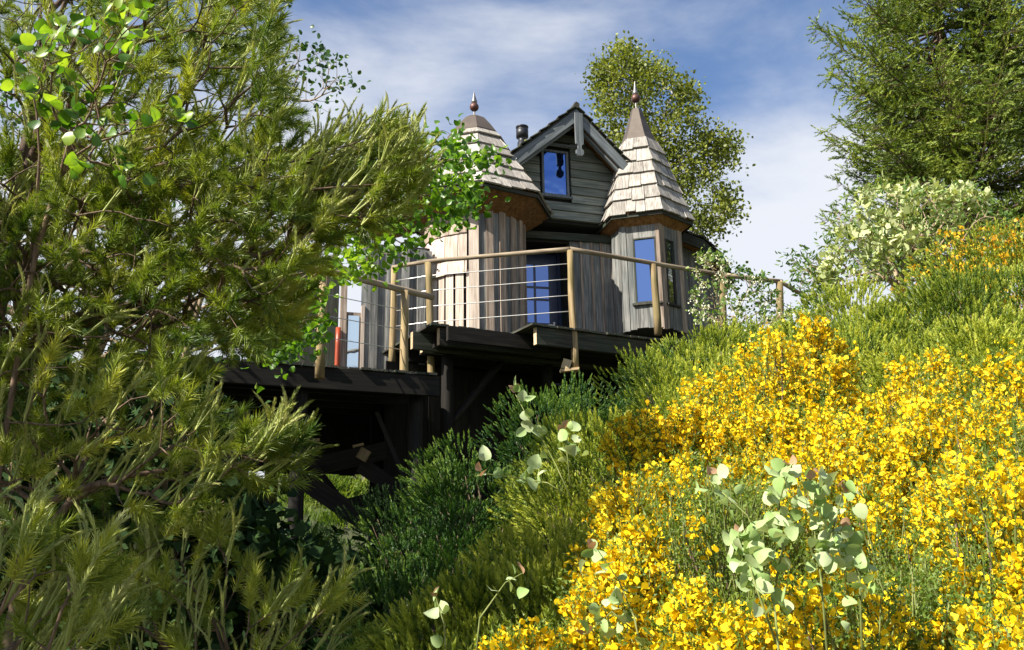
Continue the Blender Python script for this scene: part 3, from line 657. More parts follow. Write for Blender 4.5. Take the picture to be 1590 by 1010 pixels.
# side wall under it
W0_, W1_ = Vector((CB.x + .3, 14.25, 0)), Vector((S[3].x - .12, 14.75, 0)); wax = (W1_ - W0_).normalized(); wnr = Vector((wax.y, -wax.x, 0)); WW = (W1_ - W0_).length
def wz(u):
    x = (W0_ + wax * u).x
    for i in range(3):
        if x <= S[i + 1].x: t = max(0, (x - S[i].x) / (S[i + 1].x - S[i].x)); return S[i].z * (1 - t) + S[i + 1].z * t - .12
    return S[3].z - .1
b0, b1 = W0_ - wnr * .05, W1_ - wnr * .05
side_wall = pymesh('side_wall', [b0 + Vector((0, 0, ZD - .3)), b1 + Vector((0, 0, ZD - .3)), b1 + Vector((0, 0, wz(WW) - .06)), (b0 + b1) / 2 + Vector((0, 0, wz(WW / 2) - .06)), b0 + Vector((0, 0, wz(0) - .06)),
                             b1 + Vector((-.3, 2, ZD - .3)), b1 + Vector((-.3, 2, wz(WW) - .06))], [(0, 1, 2, 3, 4), (1, 5, 6, 2)], house, M_INSIDE)
u = 0
while u < WW:
    w = min(random.uniform(.13, .18), WW - u + .01); z0 = ZD - .3
    pts = [W0_ + wax * u + Vector((0, 0, z0)), W0_ + wax * (u + w - .008) + Vector((0, 0, z0)), W0_ + wax * (u + w - .008) - wnr * .03 + Vector((0, 0, z0)), W0_ + wax * u - wnr * .03 + Vector((0, 0, z0))]
    t0, t1 = Vector((0, 0, wz(u) - z0)), Vector((0, 0, wz(u + w) - z0)); hexa('board', pts + [pts[0] + t0, pts[1] + t1, pts[2] + t1, pts[3] + t0], side_wall, M_BOARD_GREY, (0, 0, 1)); u += w
# hidden rear body
slab('rear_body', (.55, 15.4, ZD - .3), (.55, 15.4, CAM.z + 5.0), 2.6, 2.0, house, M_BOARD_GREY, side=(1, 0, 0))

# --- lower wall and glazed door on the left
ZL = CAM.z + 2.36
LW0, LW1 = P(478, 500, 12.25), P(668, 500, 12.75); LW0.z = LW1.z = 0
lax = (LW1 - LW0).normalized(); lnr = Vector((lax.y, -lax.x, 0)); LWW = (LW1 - LW0).length
def lbox(name, u0, u1, z0, z1, o0, o1, parent, mat, zd=(0, 0, 1)):
    pts = []
    for zz in (z0, z1): pts += [LW0 + lax * u0 + lnr * o1 + Vector((0, 0, zz)), LW0 + lax * u1 + lnr * o1 + Vector((0, 0, zz)), LW0 + lax * u1 + lnr * o0 + Vector((0, 0, zz)), LW0 + lax * u0 + lnr * o0 + Vector((0, 0, zz))]
    return hexa(name, pts, parent, mat, zd)
def lu(px): 
    d = ray(px, 500); t = (LW0 - CAM).dot(lnr) / d.dot(lnr); return (CAM + d * t - LW0).dot(lax)
lower = lbox('lower_wall', lu(562), LWW, ZL, CAM.z + 4.6, -.12, -.05, house, M_INSIDE)
u = lu(562); i = 0
while u < LWW:
    w = random.uniform(.10, .12); lbox('board', u, u + w, ZL, CAM.z + 4.55, -.045, -.02 + .035 * (i % 2), lower, M_BOARD_GREY); u += w + .003; i += 1
gd = lbox('glazed_door', lu(538), lu(561), ZL, ZL + 1.2, -.06, -.03, house, M_BOARD)
lbox('pane', lu(541), lu(558), ZL + .05, ZL + .36, -.028, -.02, gd, M_GLASS3); lbox('pane', lu(541), lu(558), ZL + .40, ZL + 1.15, -.028, -.02, gd, M_GLASS3)
lbox('glazed_door', lu(561), lu(566), ZL, ZL + 1.3, -.06, .01, house, M_BOARD_PALE_SUN)
lbox('door_post', lu(528), lu(538), ZL, ZL + 1.7, -.06, .0, house, M_BOARD)
log('drain_pipe', [LW0 + lax * lu(525) + lnr * .04 + Vector((0, 0, ZL)), LW0 + lax * lu(525) + lnr * .04 + Vector((0, 0, ZL + .95))], .035, house, M_RED, label='orange red painted pipe at the lower doorway')
lbox('lower_wall', lu(395), lu(528), ZL - .1, CAM.z + 4.4, -.3, -.22, house, M_BEAM)
# small roof over the lower door
e0, e1 = P(560, 350, 12.9), P(655, 330, 13.2)
hexa('lower_roof', [e0, e1, e1 + Vector((.1, 1.0, .1)), e0 + Vector((.1, 1.0, .1)), e0 + Vector((0, 0, .05)), e1 + Vector((0, 0, .05)), e1 + Vector((.1, 1.0, .15)), e0 + Vector((.1, 1.0, .15))], house, M_SOFFIT, e1 - e0)

# ================================================================ DECK
C0 = PZ(885, 387, ZR); C1 = PZ(665, 406, ZR); C2 = PZ(612, 415, ZR); D1 = PZ(1013, 409, ZR); D2 = PZ(1120, 427, ZR); D3 = PZ(1210, 437, ZR)
deck = thing('timber_deck', 'main timber deck on dark beams under the turrets, its board ends jutting out', 'deck', (C0.x, C0.y + .5, float(ground(C0.x, C0.y + .5))))
rdir = Vector((D1.x - C0.x, D1.y - C0.y, 0)).normalized()
ldir = Vector((C1.x - C0.x, C1.y - C0.y, 0)).normalized()
# beams run along rdir; their sawn ends step back along the left edge
def beam_at(px0, py0, ln, h=.22, w=.07, z1=ZD - .035, nm='beam', mat=None, end=True):
    p = PZ(px0, py0, z1); a = Vector((p.x, p.y, z1 - h / 2)); b = a + rdir * ln
    o = slab(nm, a, b, h, w, deck, mat or M_BEAM, side=(0, 0, 1))
    if end: slab('beam_end', a - rdir * .006, a - rdir * .001, h * .99, w * .99, deck, M_ENDGRAIN, side=(0, 0, 1))
    return a, b
bA = beam_at(681, 510, 1.75); bB = beam_at(831, 509, 5.2); 
for (px0, py0) in ((640, 516), (655, 522)): beam_at(px0, py0, 3.4)
# boards run away from the camera, ends proud of the beams
nd = Vector((-rdir.y, rdir.x, 0))
k = 0
while k < 44:
    s = -1.72 + k * .125; k += 1
    c0_ = Vector((C0.x, C0.y, ZD - .015)); sB = (bB[0] - c0_).dot(rdir); off = (bA[0] - c0_).dot(nd) if s < sB - .06 else (bB[0] - c0_).dot(nd)
    base = c0_ + rdir * s + nd * (off - .03)
    slab('deck_board', base - nd * random.uniform(.03, .075), base + nd * 2.2, .112, .028, deck, M_BEAM, side=rdir)
for q in range(5): slab('joist', Vector((C0.x, C0.y, ZD - .14)) + rdir * -1.6 + nd * (.35 + q * .42), Vector((C0.x, C0.y, ZD - .14)) + rdir * 3.0 + nd * (.35 + q * .42), .18, .06, deck, M_SHADEWOOD, side=(0, 0, 1))
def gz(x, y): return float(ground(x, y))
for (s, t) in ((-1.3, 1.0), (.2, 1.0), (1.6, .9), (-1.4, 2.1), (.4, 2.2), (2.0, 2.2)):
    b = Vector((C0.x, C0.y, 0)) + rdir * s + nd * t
    log('support_post', [(b.x, b.y, gz(b.x, b.y) - .3), (b.x, b.y, ZD - .2)], .08, deck, M_SHADEWOOD)
for (s, t) in ((-1.3, 1.0), (.2, 1.0)):
    b = Vector((C0.x, C0.y, 0)) + rdir * s + nd * t; log('brace', [(b.x, b.y, ZD - 1.2), (b.x + rdir.x * .8, b.y + rdir.y * .8, ZD - .25)], .05, deck, M_SHADEWOOD)
# added boards, near-black in place of shade, closing the space under the house
def skirt(A, B, z0, z1, parent, n, mat=M_SHADEWOOD, name='shade_board'):
    A, B = Vector(A), Vector(B)
    for i in range(n):
        off_ = Vector((0, .016 * (i % 2), 0)); a, b = A.lerp(B, (i - .04) / n) + off_, A.lerp(B, (i + 1.04) / n) + off_; slab(name, (a + b) / 2 + Vector((0, 0, z0 + random.uniform(-.05, .05))), (a + b) / 2 + Vector((0, 0, z1)), (b - a).length, .025, parent, mat, side=(B - A).normalized())

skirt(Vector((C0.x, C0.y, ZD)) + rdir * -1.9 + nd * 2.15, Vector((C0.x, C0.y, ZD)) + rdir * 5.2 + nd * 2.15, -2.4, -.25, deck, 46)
# railing
rail = thing('deck_railing', 'peeled pole railing with steel cables round the main deck, corner post nearest', 'railing', (C0.x, C0.y, ZD))
up = Vector((0, 0, 1))
C3 = C2 + (C2 - C1) * .06
log('handrail', [C3, C1, C0], [.027, .029, .031], rail, M_RAIL, 10, .02)
log('handrail', [C0 - Vector((0, 0, 0)), D1, D2], [.031, .031, .031], rail, M_RAIL, 10, .02)
log('handrail', [D2, D3 + rdir * .05], [.035, .035], rail, M_RAIL, 10, .03)
H1 = P(1266, 470, 13.9); log('handrail', [D3 - Vector((0, .02, .01)), H1, H1 + (H1 - D3) * .6], [.032, .032, .032], rail, M_RAIL, 10, .03)
def post(px_top, p_top, px_bot, py_bot, r0, r1, parent, name='post', Yb=None):
    b = P(px_bot, py_bot, Yb or p_top.y); log(name, [b, b.lerp(p_top, .5) + Vector((random.uniform(-.01, .01), 0, 0)), p_top - Vector((0, 0, .02))], [r1, (r0 + r1) / 2, r0], parent, M_POST, 12, .035)
post(884, C0, 894, 578, .040, .050, rail); post(665, C1, 670, 614, .045, .052, rail); post(614, C2, 608, 575, .04, .048, rail)
post(1013, D1, 1022, 520, .045, .055, rail); post(1120, D2, 1124, 520, .045, .05, rail); post(1208, D3, 1214, 540, .05, .06, rail)
br = P(882, 574, C0.y - .02); slab('foot_block', br + Vector((-.04, 0, 0)), br + Vector((-.0, 0, .12)), .11, .09, rail, M_ENDGRAIN, side=(1, 0, 0)); slab('foot_block', br + Vector((-.10, 0, -.02)), br + Vector((.14, 0, .005)), .09, .03, rail, M_ENDGRAIN, side=(0, 1, 0))
for dz in (.20, .41, .63, .845):
    log('cable', [C0 - up * dz, C1 - up * (dz + .005), C2 - up * dz], .0065, rail, M_CABLE, 5, 0)
for dz in (.35, .75): log('cable', [D2 - up * dz, D3 - up * dz, H1 - up * dz], .006, rail, M_CABLE, 5, 0)
log('handrail', [P(1190, 495, D3.y), P(1212, 500, D3.y), P(1250, 530, 13.7)], .03, rail, M_RAIL, 8, .03)

# ---- lower walkway
walk = thing('lower_walkway', 'lower timber walkway of dark boards at the left below the main deck', 'walkway', (-1.8, 10.9, 0.2))
ZLW = CAM.z + 2.36
K0, K1 = PZ(390, 560, ZLW), PZ(632, 578, ZLW); kdir = (K1 - K0).normalized(); kn = Vector((-kdir.y, kdir.x, 0))
slab('beam', K0 - up * .15 - kdir * 1.5, K1 - up * .15 + kdir * .4, .24, .07, walk, M_SHADEWOOD, side=(0, 0, 1))
for q in range(int(((K1 - K0).length + 1.9) / .135)):
    b = K0 - up * .012 - kdir * 1.4 + kdir * (.135 * q); slab('deck_board', b - kn * random.uniform(.03, .08), b + kn * 2.1, .12, .028, walk, M_BEAM, side=kdir)
for q in range(4): slab('joist', K0 - up * .13 - kdir * 1.4 + kn * (.5 + q * .45), K1 - up * .13 + kdir * .3 + kn * (.5 + q * .45), .18, .06, walk, M_SHADEWOOD, side=(0, 0, 1))
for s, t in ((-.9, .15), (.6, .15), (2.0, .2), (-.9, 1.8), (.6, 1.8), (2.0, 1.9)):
    b = K0 + kdir * s + kn * t; log('support_post', [(b.x, b.y, gz(b.x, b.y) - .3), (b.x, b.y, ZLW - .2)], .085, walk, M_SHADEWOOD)
def br_(pa, ya, pb, yb, w=.16): slab('brace', P(*pa, ya), P(*pb, yb), w, .06, walk, M_SHADEWOOD, side=(0, 0, 1))
br_((488, 722), 11.6, (548, 800), 11.6, .07); br_((455, 735), 11.4, (640, 860), 11.4, .22); br_((470, 728), 11.7, (600, 700), 11.7, .22); br_((520, 790), 11.7, (630, 762), 11.7, .16); br_((585, 640), 11.2, (640, 770), 11.2, .05); br_((560, 722), 11.5, (660, 790), 11.5, .2)
bp = P(560, 714, 11.35); slab('bracket', bp, bp + Vector((.07, 0, .12)), .13, .06, walk, M_POST, side=(1, 0, 0))
bp = P(548, 694, 11.35); slab('bracket', bp, bp + Vector((.13, 0, .03)), .03, .05, walk, M_POST, side=(0, 0, 1))
bp = P(483, 686, 11.0); slab('bracket', bp, bp + Vector((.10, 0, .02)), .035, .05, walk, M_POST, side=(0, 0, 1))
bp = P(470, 646, 11.0); slab('bracket', bp, bp + Vector((.03, 0, .1)), .03, .05, walk, M_POST, side=(1, 0, 0))
skirt((K0 - kdir * 3 + kn * 2.3), (K0 + kdir * .15 + kn * 2.3), -ZLW - .3 + 0, -.1, walk, 14)
skirt((K0 + kdir * .15 + kn * 2.25), (K1 + kdir * 1.0 + kn * 2.2), -1.02, -.1, walk, 13)
skirt((K1 + kdir * .1 + kn * 1.2), (K1 + kdir * 2.6 + kn * 1.6), -ZLW - .3, .4, walk, 16)
wr_ = thing('walkway_railing', 'lower pole railing beside the walkway, sloping handrail ending at the taller post', 'railing', (K1.x, K1.y, ZLW))
Q0, Q1 = P(536, 428, 10.35), P(672, 462, 11.35); qd = (Q1 - Q0)
log('handrail', [Q0 - qd * .35, Q0, Q1], [.04, .04, .04], wr_, M_RAIL, 10, .02)
def wpost(px, pyt, pxb, pyb, Y, r): b = P(pxb, pyb, Y); t = P(px, pyt, Y); log('post', [b, b.lerp(t, .5), t], [r * 1.1, r, r * .95], wr_, M_POST, 12, .04)
wpost(503, 424, 496, 588, 10.12, .05); wpost(629, 452, 627, 608, 11.0, .05)
for dz in (.25, .5, .75): log('cable', [P(503, 424, 10.12) - up * dz, P(629, 452, 11.0) - up * dz], .0055, wr_, M_CABLE, 5, 0)
# plank steps deep in the shade at the bottom
st = thing('garden_steps', 'faint stack of pale plank steps deep in the shade below the walkway', 'steps', P(490, 960, 9.5))
for q in range(5):
    c = P(492 - q * 6, 940 - q * 13, 9.5 + q * .28); slab('step', c - Vector((.32, 0, 0)), c + Vector((.32, 0.03, 0)), .24, .05, st, M_BOARD, side=(0, 1, 0))

# ================================================================ VEGETATION
def needle_tmpl(n, L_, nl, w, a0=35, a1=55, tv=0.0, curve=0.0):
    """bottle-brush: n needles along an axis of length L_, each a slim triangle"""
    V, Fc, vv = [], [], []
    for i in range(n):
        t = (i + rng.uniform(0, 1)) / n; vv += [tv * (t - .6) - .05] * 2 + [tv * (t - .6) + .1]; z0 = t * L_; ang = R(rng.uniform(a0, a1) * (1 - .55 * t ** 3)); az = i * 2.39996 + rng.uniform(-.3, .3)
        d = np.array([sin(ang) * cos(az), sin(ang) * sin(az), cos(ang)]); l_ = nl * rng.uniform(.75, 1.1)
        s = np.cross(d, rng.normal(size=3)); s /= np.linalg.norm(s); b = np.array([0, 0, z0])
        tip = b + d * l_ + np.array([0, 0, curve * l_]); k = len(V); V += [b - s * w / 2, b + s * w / 2, tip]; Fc.append((k, k + 1, k + 2))
    return np.array(V), np.array(Fc), np.array(vv)
def leaf_tmpl(L_=1.0, W=0.9, fold=0.12, pet=0.0, pts=6, droop=0.0, tipk=1.0):
    """rounded leaf with a folded midrib, lying along +Z, face towards +Y"""
    ts = np.linspace(0, 1, pts + 1); V, Fc = [], []
    for t in ts:
        w = W / 2 * (math.sin(pi * min(1, t ** .75)) ** (.62 if tipk == 1 else tipk)); zc = pet + t * L_; y = -droop * t * t * L_
        V += [(-w, y + fold * w * 2, zc), (0, y, zc), (w, y + fold * w * 2, zc)]
    for i in range(pts): k = 3 * i; Fc += [(k, k + 1, k + 4, k + 3), (k + 1, k + 2, k + 5, k + 4)]
    return np.array(V, float), np.array(Fc), np.zeros(len(V))
LEAF = [leaf_tmpl(1, .92, .16, .15, 6, .2), leaf_tmpl(1, .85, .3, .15, 6, .45), leaf_tmpl(1, .95, -.15, .15, 6, -.2), leaf_tmpl(1, .8, .22, .2, 6, -.3)]
SLIM = [leaf_tmpl(1, .38, .2, .0, 4, .2, .8), leaf_tmpl(1, .32, .1, .0, 4, -.1, .8)]
TINY = [(np.array([[-.28, 0, .0], [.28, 0, 0.1], [.32, .1, .6], [0, 0, 1.0], [-.32, .1, .6]]), np.array([[0, 1, 2, 3, 4]]), np.zeros(5))]
def foliage(name, parent, mat, V, Fs, var, **kw):
    V = np.asarray(V, dtype=np.float64); M = WM[parent] if parent is not None else Matrix.Translation(Vector(V.mean(0)))
    o = np.array(M.translation); me = nmesh(name, V - o[None], Fs, var); return link(name, me, parent, Matrix.Translation(Vector(o)), mat, **kw)
def cnoise(p, s, seed=0.0):
    """cheap smooth noise for clumping"""
    q = p * s + seed
    return (np.sin(q[:, 0] * 1.7 + 1.3 * np.sin(q[:, 1] * 1.1)) + np.sin(q[:, 1] * 2.1 + 1.7 * np.sin(q[:, 2] * .9 + 2)) + np.sin(q[:, 2] * 1.9 + 1.1 * np.sin(q[:, 0] * 1.4 + 4))) / 3

PINE = [needle_tmpl(100, .12, .046, .0036, 35, 70) for _ in range(3)] + [needle_tmpl(80, .07, .050, .0036, 25, 80) for _ in range(2)]
CANDLE = [needle_tmpl(120, .085, .019, .0036, 14, 42) for _ in range(4)]
for _i, _c in enumerate(CANDLE): _c[0][:, 0] += (2.2 + 1.6 * _i) * _c[0][:, 2] ** 2
def pine(name, label, root, path, regions, seg=.1, group=None, trunk_r=.09, bias=.35, tw=.0013, dens=1.5, extra=None):
    """regions: (polygon, count, depth0, depth1, candle share)"""
    t = thing(name, label, 'pine tree', Vector((root[0], root[1], gz(root[0], root[1]))), group)
    pts, cs = [], []
    for poly, n, d0, d1, cshare in regions:
        n = int(n * dens); q = in_poly(poly, n); pts.append(Pn(q[:, 0], q[:, 1], rng.uniform(d0, d1, n))); cs.append(np.full(n, cshare))
    if extra: lo_, hi_, n = extra; pts.append(rng.uniform(lo_, hi_, (n, 3))); cs.append(np.zeros(n))
    pts = np.concatenate(pts); cs = np.concatenate(cs)
    arr, par, cnt, tips = grow(root, pts, seg, .3, path, bias)
    foliage('branch', t, M_BARK, *skel_tubes(arr, par, cnt, tw, .52, 6, trunk_r))
    # shoots sit on the outer twigs
    out_ = np.where((cnt <= 2) & (par >= 0))[0]
    D = arr[out_] - arr[par[out_]]; D /= np.linalg.norm(D, axis=1, keepdims=True); D = D * .9 + unit(len(D)) * .35 + np.array([.12, 0, .38])
    pos = arr[out_]; var = np.clip(.5 + .35 * cnoise(pos, 2.3) + rng.normal(0, .15, len(pos)), 0, 1)
    parts = [scatter(PINE, pos, D, rng.uniform(.85, 1.3, len(pos)), var)]
    D2 = D + unit(len(D)) * .9; m = rng.random(len(D)) < .6
    parts.append(scatter(PINE, arr[out_][m], D2[m], rng.uniform(.7, 1.1, m.sum()), var[m]))
    foliage('needles', t, M_NEEDLE, *join(parts))
    # candles: pale new shoots standing up from the tips
    order = np.argsort(cs)[::-1]; 
    is_tip = np.zeros(len(arr), bool); is_tip[tips] = True; tp = arr[is_tip]
    dd = arr[is_tip] - arr[par[is_tip]]; dd /= np.linalg.norm(dd, axis=1, keepdims=True)
    # nearest region share
    sh = np.array([cs[np.argmin(np.abs(pts - p).sum(1))] for p in tp]); keep = rng.random(len(tp)) < sh
    n = keep.sum()
    if n:
        pos = np.repeat(tp[keep], 2, 0); d = np.repeat(dd[keep], 2, 0) * .6 + np.array([.25, 0, .9]) + unit(2 * n) * .22; sc = rng.uniform(.7, 1.35, 2 * n)
        dn = d / np.linalg.norm(d, axis=1, keepdims=True); c1 = pos + dn * .085
        C_ = scatter(CANDLE, c1, d, sc, rng.uniform(.3, .9, 2 * n)); T_ = tubes(pos, c1 + dn * (.03 * sc)[:, None], np.full(2 * n, .0045), np.full(2 * n, .003), 5)
        foliage('candle', t, M_CANDLE, *join([C_, T_]))
    return t

pine('pine_tree', 'large sunlit pine with long needles and pale candles filling the upper left', (-2.6, 4.2, .2), [(-2.55, 4.2, 1.0), (-2.5, 4.15, 1.9), (-2.42, 4.1, 2.8), (-2.3, 4.1, 3.6), (-2.2, 4.0, 4.6)], [
    ([(40, -60), (430, -60), (425, 60), (440, 190), (430, 330), (200, 420), (60, 260)], 740, 3.2, 4.6, .2),
    ([(-320, -60), (60, -60), (80, 330), (-300, 500)], 300, 3.4, 4.8, .2),
    ([(-60, 260), (460, 220), (520, 320), (500, 390), (440, 470), (370, 530), (240, 560), (0, 540)], 840, 3.1, 4.3, .15),
    ([(430, 260), (480, 235), (540, 210), (600, 205), (640, 240), (650, 310), (580, 350), (500, 380), (440, 380)], 170, 3.3, 4.0, .75),
    ([(-320, 480), (40, 400), (60, 700), (-300, 760)], 170, 3.3, 4.6, .2),
    ([(330, 440), (450, 430), (465, 500), (390, 550), (320, 560)], 70, 3.6, 4.3, .2),
], extra=((-3.6, 1.2, 2.4), (-2.4, 3.6, 4.0), 120))  # out-of-view limbs added to cast shade on the lower left
pine('pine_tree', 'shaded young pine low at the left below the big pine, one long bright branch tip', (-1.9, 3.4, -.1), [(-1.85, 3.4, .6), (-1.8, 3.4, 1.2), (-1.7, 3.35, 1.8)], [
    ([(-80, 560), (250, 570), (315, 590), (290, 650), (430, 690), (420, 730), (350, 760), (300, 800), (120, 800), (-80, 780)], 190, 2.9, 3.9, .35),
    ([(370, 690), (440, 680), (455, 720), (410, 760), (370, 740)], 22, 3.3, 3.5, .7),
])
pine('pine_tree', 'small pine with upright pale candles in the bottom left corner', (-1.45, 2.4, -.2), [(-1.4, 2.4, .4), (-1.38, 2.4, .8)], [
    ([(-60, 860), (60, 840), (150, 890), (160, 960), (140, 1060), (-60, 1060)], 75, 2.3, 2.9, .4),
])
pine('pine_tree', 'dark low pine sprays at the bottom between the corner pine and the shaded steps', (-.95, 3.3, -.2), [(-.95, 3.3, .4), (-.95, 3.3, .7)], [
    ([(150, 860), (260, 830), (390, 800), (400, 900), (500, 930), (560, 1000), (500, 1060), (140, 1060)], 95, 3.1, 4.0, .4),
])

def leaf_objects(parent, pos, D, size, mats, limit=300, name='leaf', joined=None):
    """large leaves, each its own object"""
    key = tuple(m.name for m in mats); Rm = frames(D)
    for i in range(min(limit, len(pos))):
        m = mats[i % len(mats)]; k = random.randrange(len(LEAF)); nm = (m.name, k, i % 4)
        if nm not in LM:
            tv, tf, _ = LEAF[k]; LM[nm] = nmesh('leaf', tv, tf, np.full(len(tv), (i % 4) / 3.0), smooth=True); LM[nm].materials.append(m)
        Mx = Matrix([[*(Rm[i][r] * size[i]), pos[i][r]] for r in range(3)] + [[0, 0, 0, 1]])
        link(name, LM[nm], parent, Mx)
    if len(pos) > limit:
        V, Fs, v = scatter(LEAF, pos[limit:], D[limit:], size[limit:], rng.random(len(pos) - limit)); foliage(joined or 'leaves', parent, mats[0], V, Fs, v, kind='stuff')
LM = {}
def leafy(name, label, cat, root, path, regions, mats, size, bark=M_TWIG, per=3, limit=0, group=None, tw=.0012, seg=.08, tmpl=LEAF, spread=.05, updir=(0, 0, .1), trunk_r=.06, jit=.15, extra=None, ex=.5, shade_box=None):
    t = thing(name, label, cat, Vector((root[0], root[1], root[2])), group)
    pts = []
    for poly, n, d0, d1 in regions:
        q = in_poly(poly, n); pts.append(Pn(q[:, 0], q[:, 1], rng.uniform(d0, d1, n)))
    if shade_box: pts.append(rng.uniform(shade_box[0], shade_box[1], (shade_box[2], 3)))
    pts = np.concatenate(pts); arr, par, cnt, tips = grow(root, pts, seg, .35, path)
    foliage('branch', t, bark, *skel_tubes(arr, par, cnt, tw, ex, 5, trunk_r))
    o = np.where((cnt <= 2) & (par >= 0))[0]; o = np.repeat(o, per); n = len(o)
    pos = arr[o] + rng.normal(0, spread, (n, 3)); D = (arr[o] - arr[par[o]]); D /= np.linalg.norm(D, axis=1, keepdims=True); D = D * .4 + unit(n) * .9 + np.array(updir)
    sz = rng.uniform(size[0], size[1], n)
    if limit:
        idx = np.argsort(-sz / pos[:, 1]); leaf_objects(t, pos[idx], D[idx], sz[idx], mats, limit)
    else:
        var = np.clip(.45 + .35 * cnoise(pos, 3) + rng.normal(0, jit, n), 0, 1); foliage('leaves', t, mats[0], *scatter(tmpl, pos, D, sz, var))
    if extra: extra(t, arr, par, tips)
    return t

leafy('aspen_tree', 'bright green broad round leaves of an aspen shoot in the upper left among pine', 'aspen', (-1.95, 3.4, 0), [(-1.9, 3.4, 1.1), (-1.8, 3.3, 2.6), (-1.7, 3.2, 3.2)], [
    ([(30, 60), (110, 20), (240, -10), (235, 60), (170, 120), (190, 250), (120, 260), (60, 180), (20, 160)], 130, 2.7, 3.2),
    ([(190, 180), (290, 170), (290, 200), (200, 210)], 12, 2.9, 3.2), ([(60, 180), (200, 220), (190, 300), (110, 280)], 26, 2.7, 3.1)], [M_ASPEN], (.036, .056), bark=M_BARK, per=2, limit=300, spread=.03, tw=.0009)
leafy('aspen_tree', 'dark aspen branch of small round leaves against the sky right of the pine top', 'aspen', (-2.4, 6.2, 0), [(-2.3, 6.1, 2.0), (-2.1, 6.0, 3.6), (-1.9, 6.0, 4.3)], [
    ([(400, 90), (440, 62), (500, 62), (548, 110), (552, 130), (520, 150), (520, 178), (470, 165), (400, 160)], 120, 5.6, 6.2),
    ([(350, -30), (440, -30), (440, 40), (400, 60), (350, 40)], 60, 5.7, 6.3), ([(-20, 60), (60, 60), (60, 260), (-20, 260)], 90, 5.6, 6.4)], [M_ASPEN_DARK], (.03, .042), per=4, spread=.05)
leafy('aspen_tree', 'leafy aspen hanging in front of the big turret and covering its left eave', 'aspen', (-3.6, 7.0, 0), [(-3.5, 7.0, 2.0), (-3.2, 7.0, 3.4), (-2.4, 7.0, 4.1), (-1.6, 6.8, 4.4)], [
    ([(560, 250), (600, 225), (650, 225), (700, 240), (718, 300), (740, 322), (700, 345), (650, 370), (640, 400), (560, 430), (480, 430), (500, 330)], 330, 6.2, 7.0),
    ([(670, 190), (700, 200), (715, 235), (772, 240), (768, 258), (720, 272), (680, 250)], 26, 6.4, 6.9),
    ([(395, 430), (500, 430), (492, 520), (440, 560), (380, 545)], 110, 6.0, 6.8),
    ([(690, 300), (735, 300), (740, 325), (720, 340), (690, 335)], 22, 6.4, 6.8)], [M_ASPEN], (.045, .065), per=9, spread=.07)
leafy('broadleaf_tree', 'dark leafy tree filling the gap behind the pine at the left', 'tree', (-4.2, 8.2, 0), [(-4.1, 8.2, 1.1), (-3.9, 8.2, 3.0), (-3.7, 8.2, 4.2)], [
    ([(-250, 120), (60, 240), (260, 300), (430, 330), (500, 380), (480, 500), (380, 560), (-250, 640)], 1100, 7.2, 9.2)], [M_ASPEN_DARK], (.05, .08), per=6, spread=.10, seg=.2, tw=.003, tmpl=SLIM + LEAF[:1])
leafy('broadleaf_tree', 'dense dark bush mass low at the left behind the shaded pine, plus added out-of-view leaves for shade', 'tree', (-3.2, 6.4, 0), [(-3.2, 6.3, .8), (-3.3, 6.0, 2.0), (-3.5, 4.8, 2.9), (-3.5, 3.2, 3.2)], [
    ([(-300, 560), (310, 590), (330, 700), (380, 800), (300, 1060), (-300, 1060)], 800, 5.6, 7.6), ([(300, 760), (430, 810), (520, 880), (560, 1060), (300, 1060)], 300, 6.0, 8.0)], [M_SHADELEAF], (.08, .125), per=24, spread=.12, seg=.2, tw=.003, tmpl=TINY, shade_box=((-4.3, .5, 2.5), (-2.8, 4.0, 4.0), 560))  # out-of-view mass of leaves added to shade the lower left
leafy('broadleaf_tree', 'bright sunlit bush seen through the gap under the walkway', 'bush', (-2.6, 19.5, 0.9), [(-2.6, 19.5, 1.1), (-2.6, 19.5, 2.2)], [
    ([(380, 700), (620, 690), (680, 800), (640, 900), (380, 900)], 420, 18.5, 20)], [M_BROOMLEAF], (.08, .13), per=8, spread=.16, seg=.3, tw=.005, tmpl=TINY)

# ---- birch behind the house
def mottled(t, arr, par, tips): pass
leafy('birch_tree', 'tall birch with small yellow green leaves and thin pale stems behind the turrets', 'birch tree', (4.2, 22, 3.4), [(4.1, 22, 6.0), (4.0, 22, 8.5), (3.9, 22, 11.0), (3.6, 22, 13.2)], [
    ([(965, 74), (982, 82), (1000, 100), (1000, 135), (935, 135), (925, 112), (945, 94)], 75, 21.2, 22.8),
    ([(930, 118), (1000, 100), (1040, 110), (1065, 133), (1088, 165), (1085, 200), (1080, 250), (1000, 260), (935, 200), (925, 150)], 230, 21, 23),
    ([(1080, 215), (1120, 205), (1142, 225), (1136, 255), (1095, 262)], 42, 21.4, 22.6), ([(990, 240), (1090, 240), (1120, 290), (1145, 300), (1143, 335), (1110, 365), (1060, 380), (1010, 320)], 165, 21, 23),
    ],
    [M_BIRCH], (.065, .11), M_BIRCHBARK, per=64, spread=.185, seg=.5, tw=.0035, tmpl=TINY, trunk_r=.10)
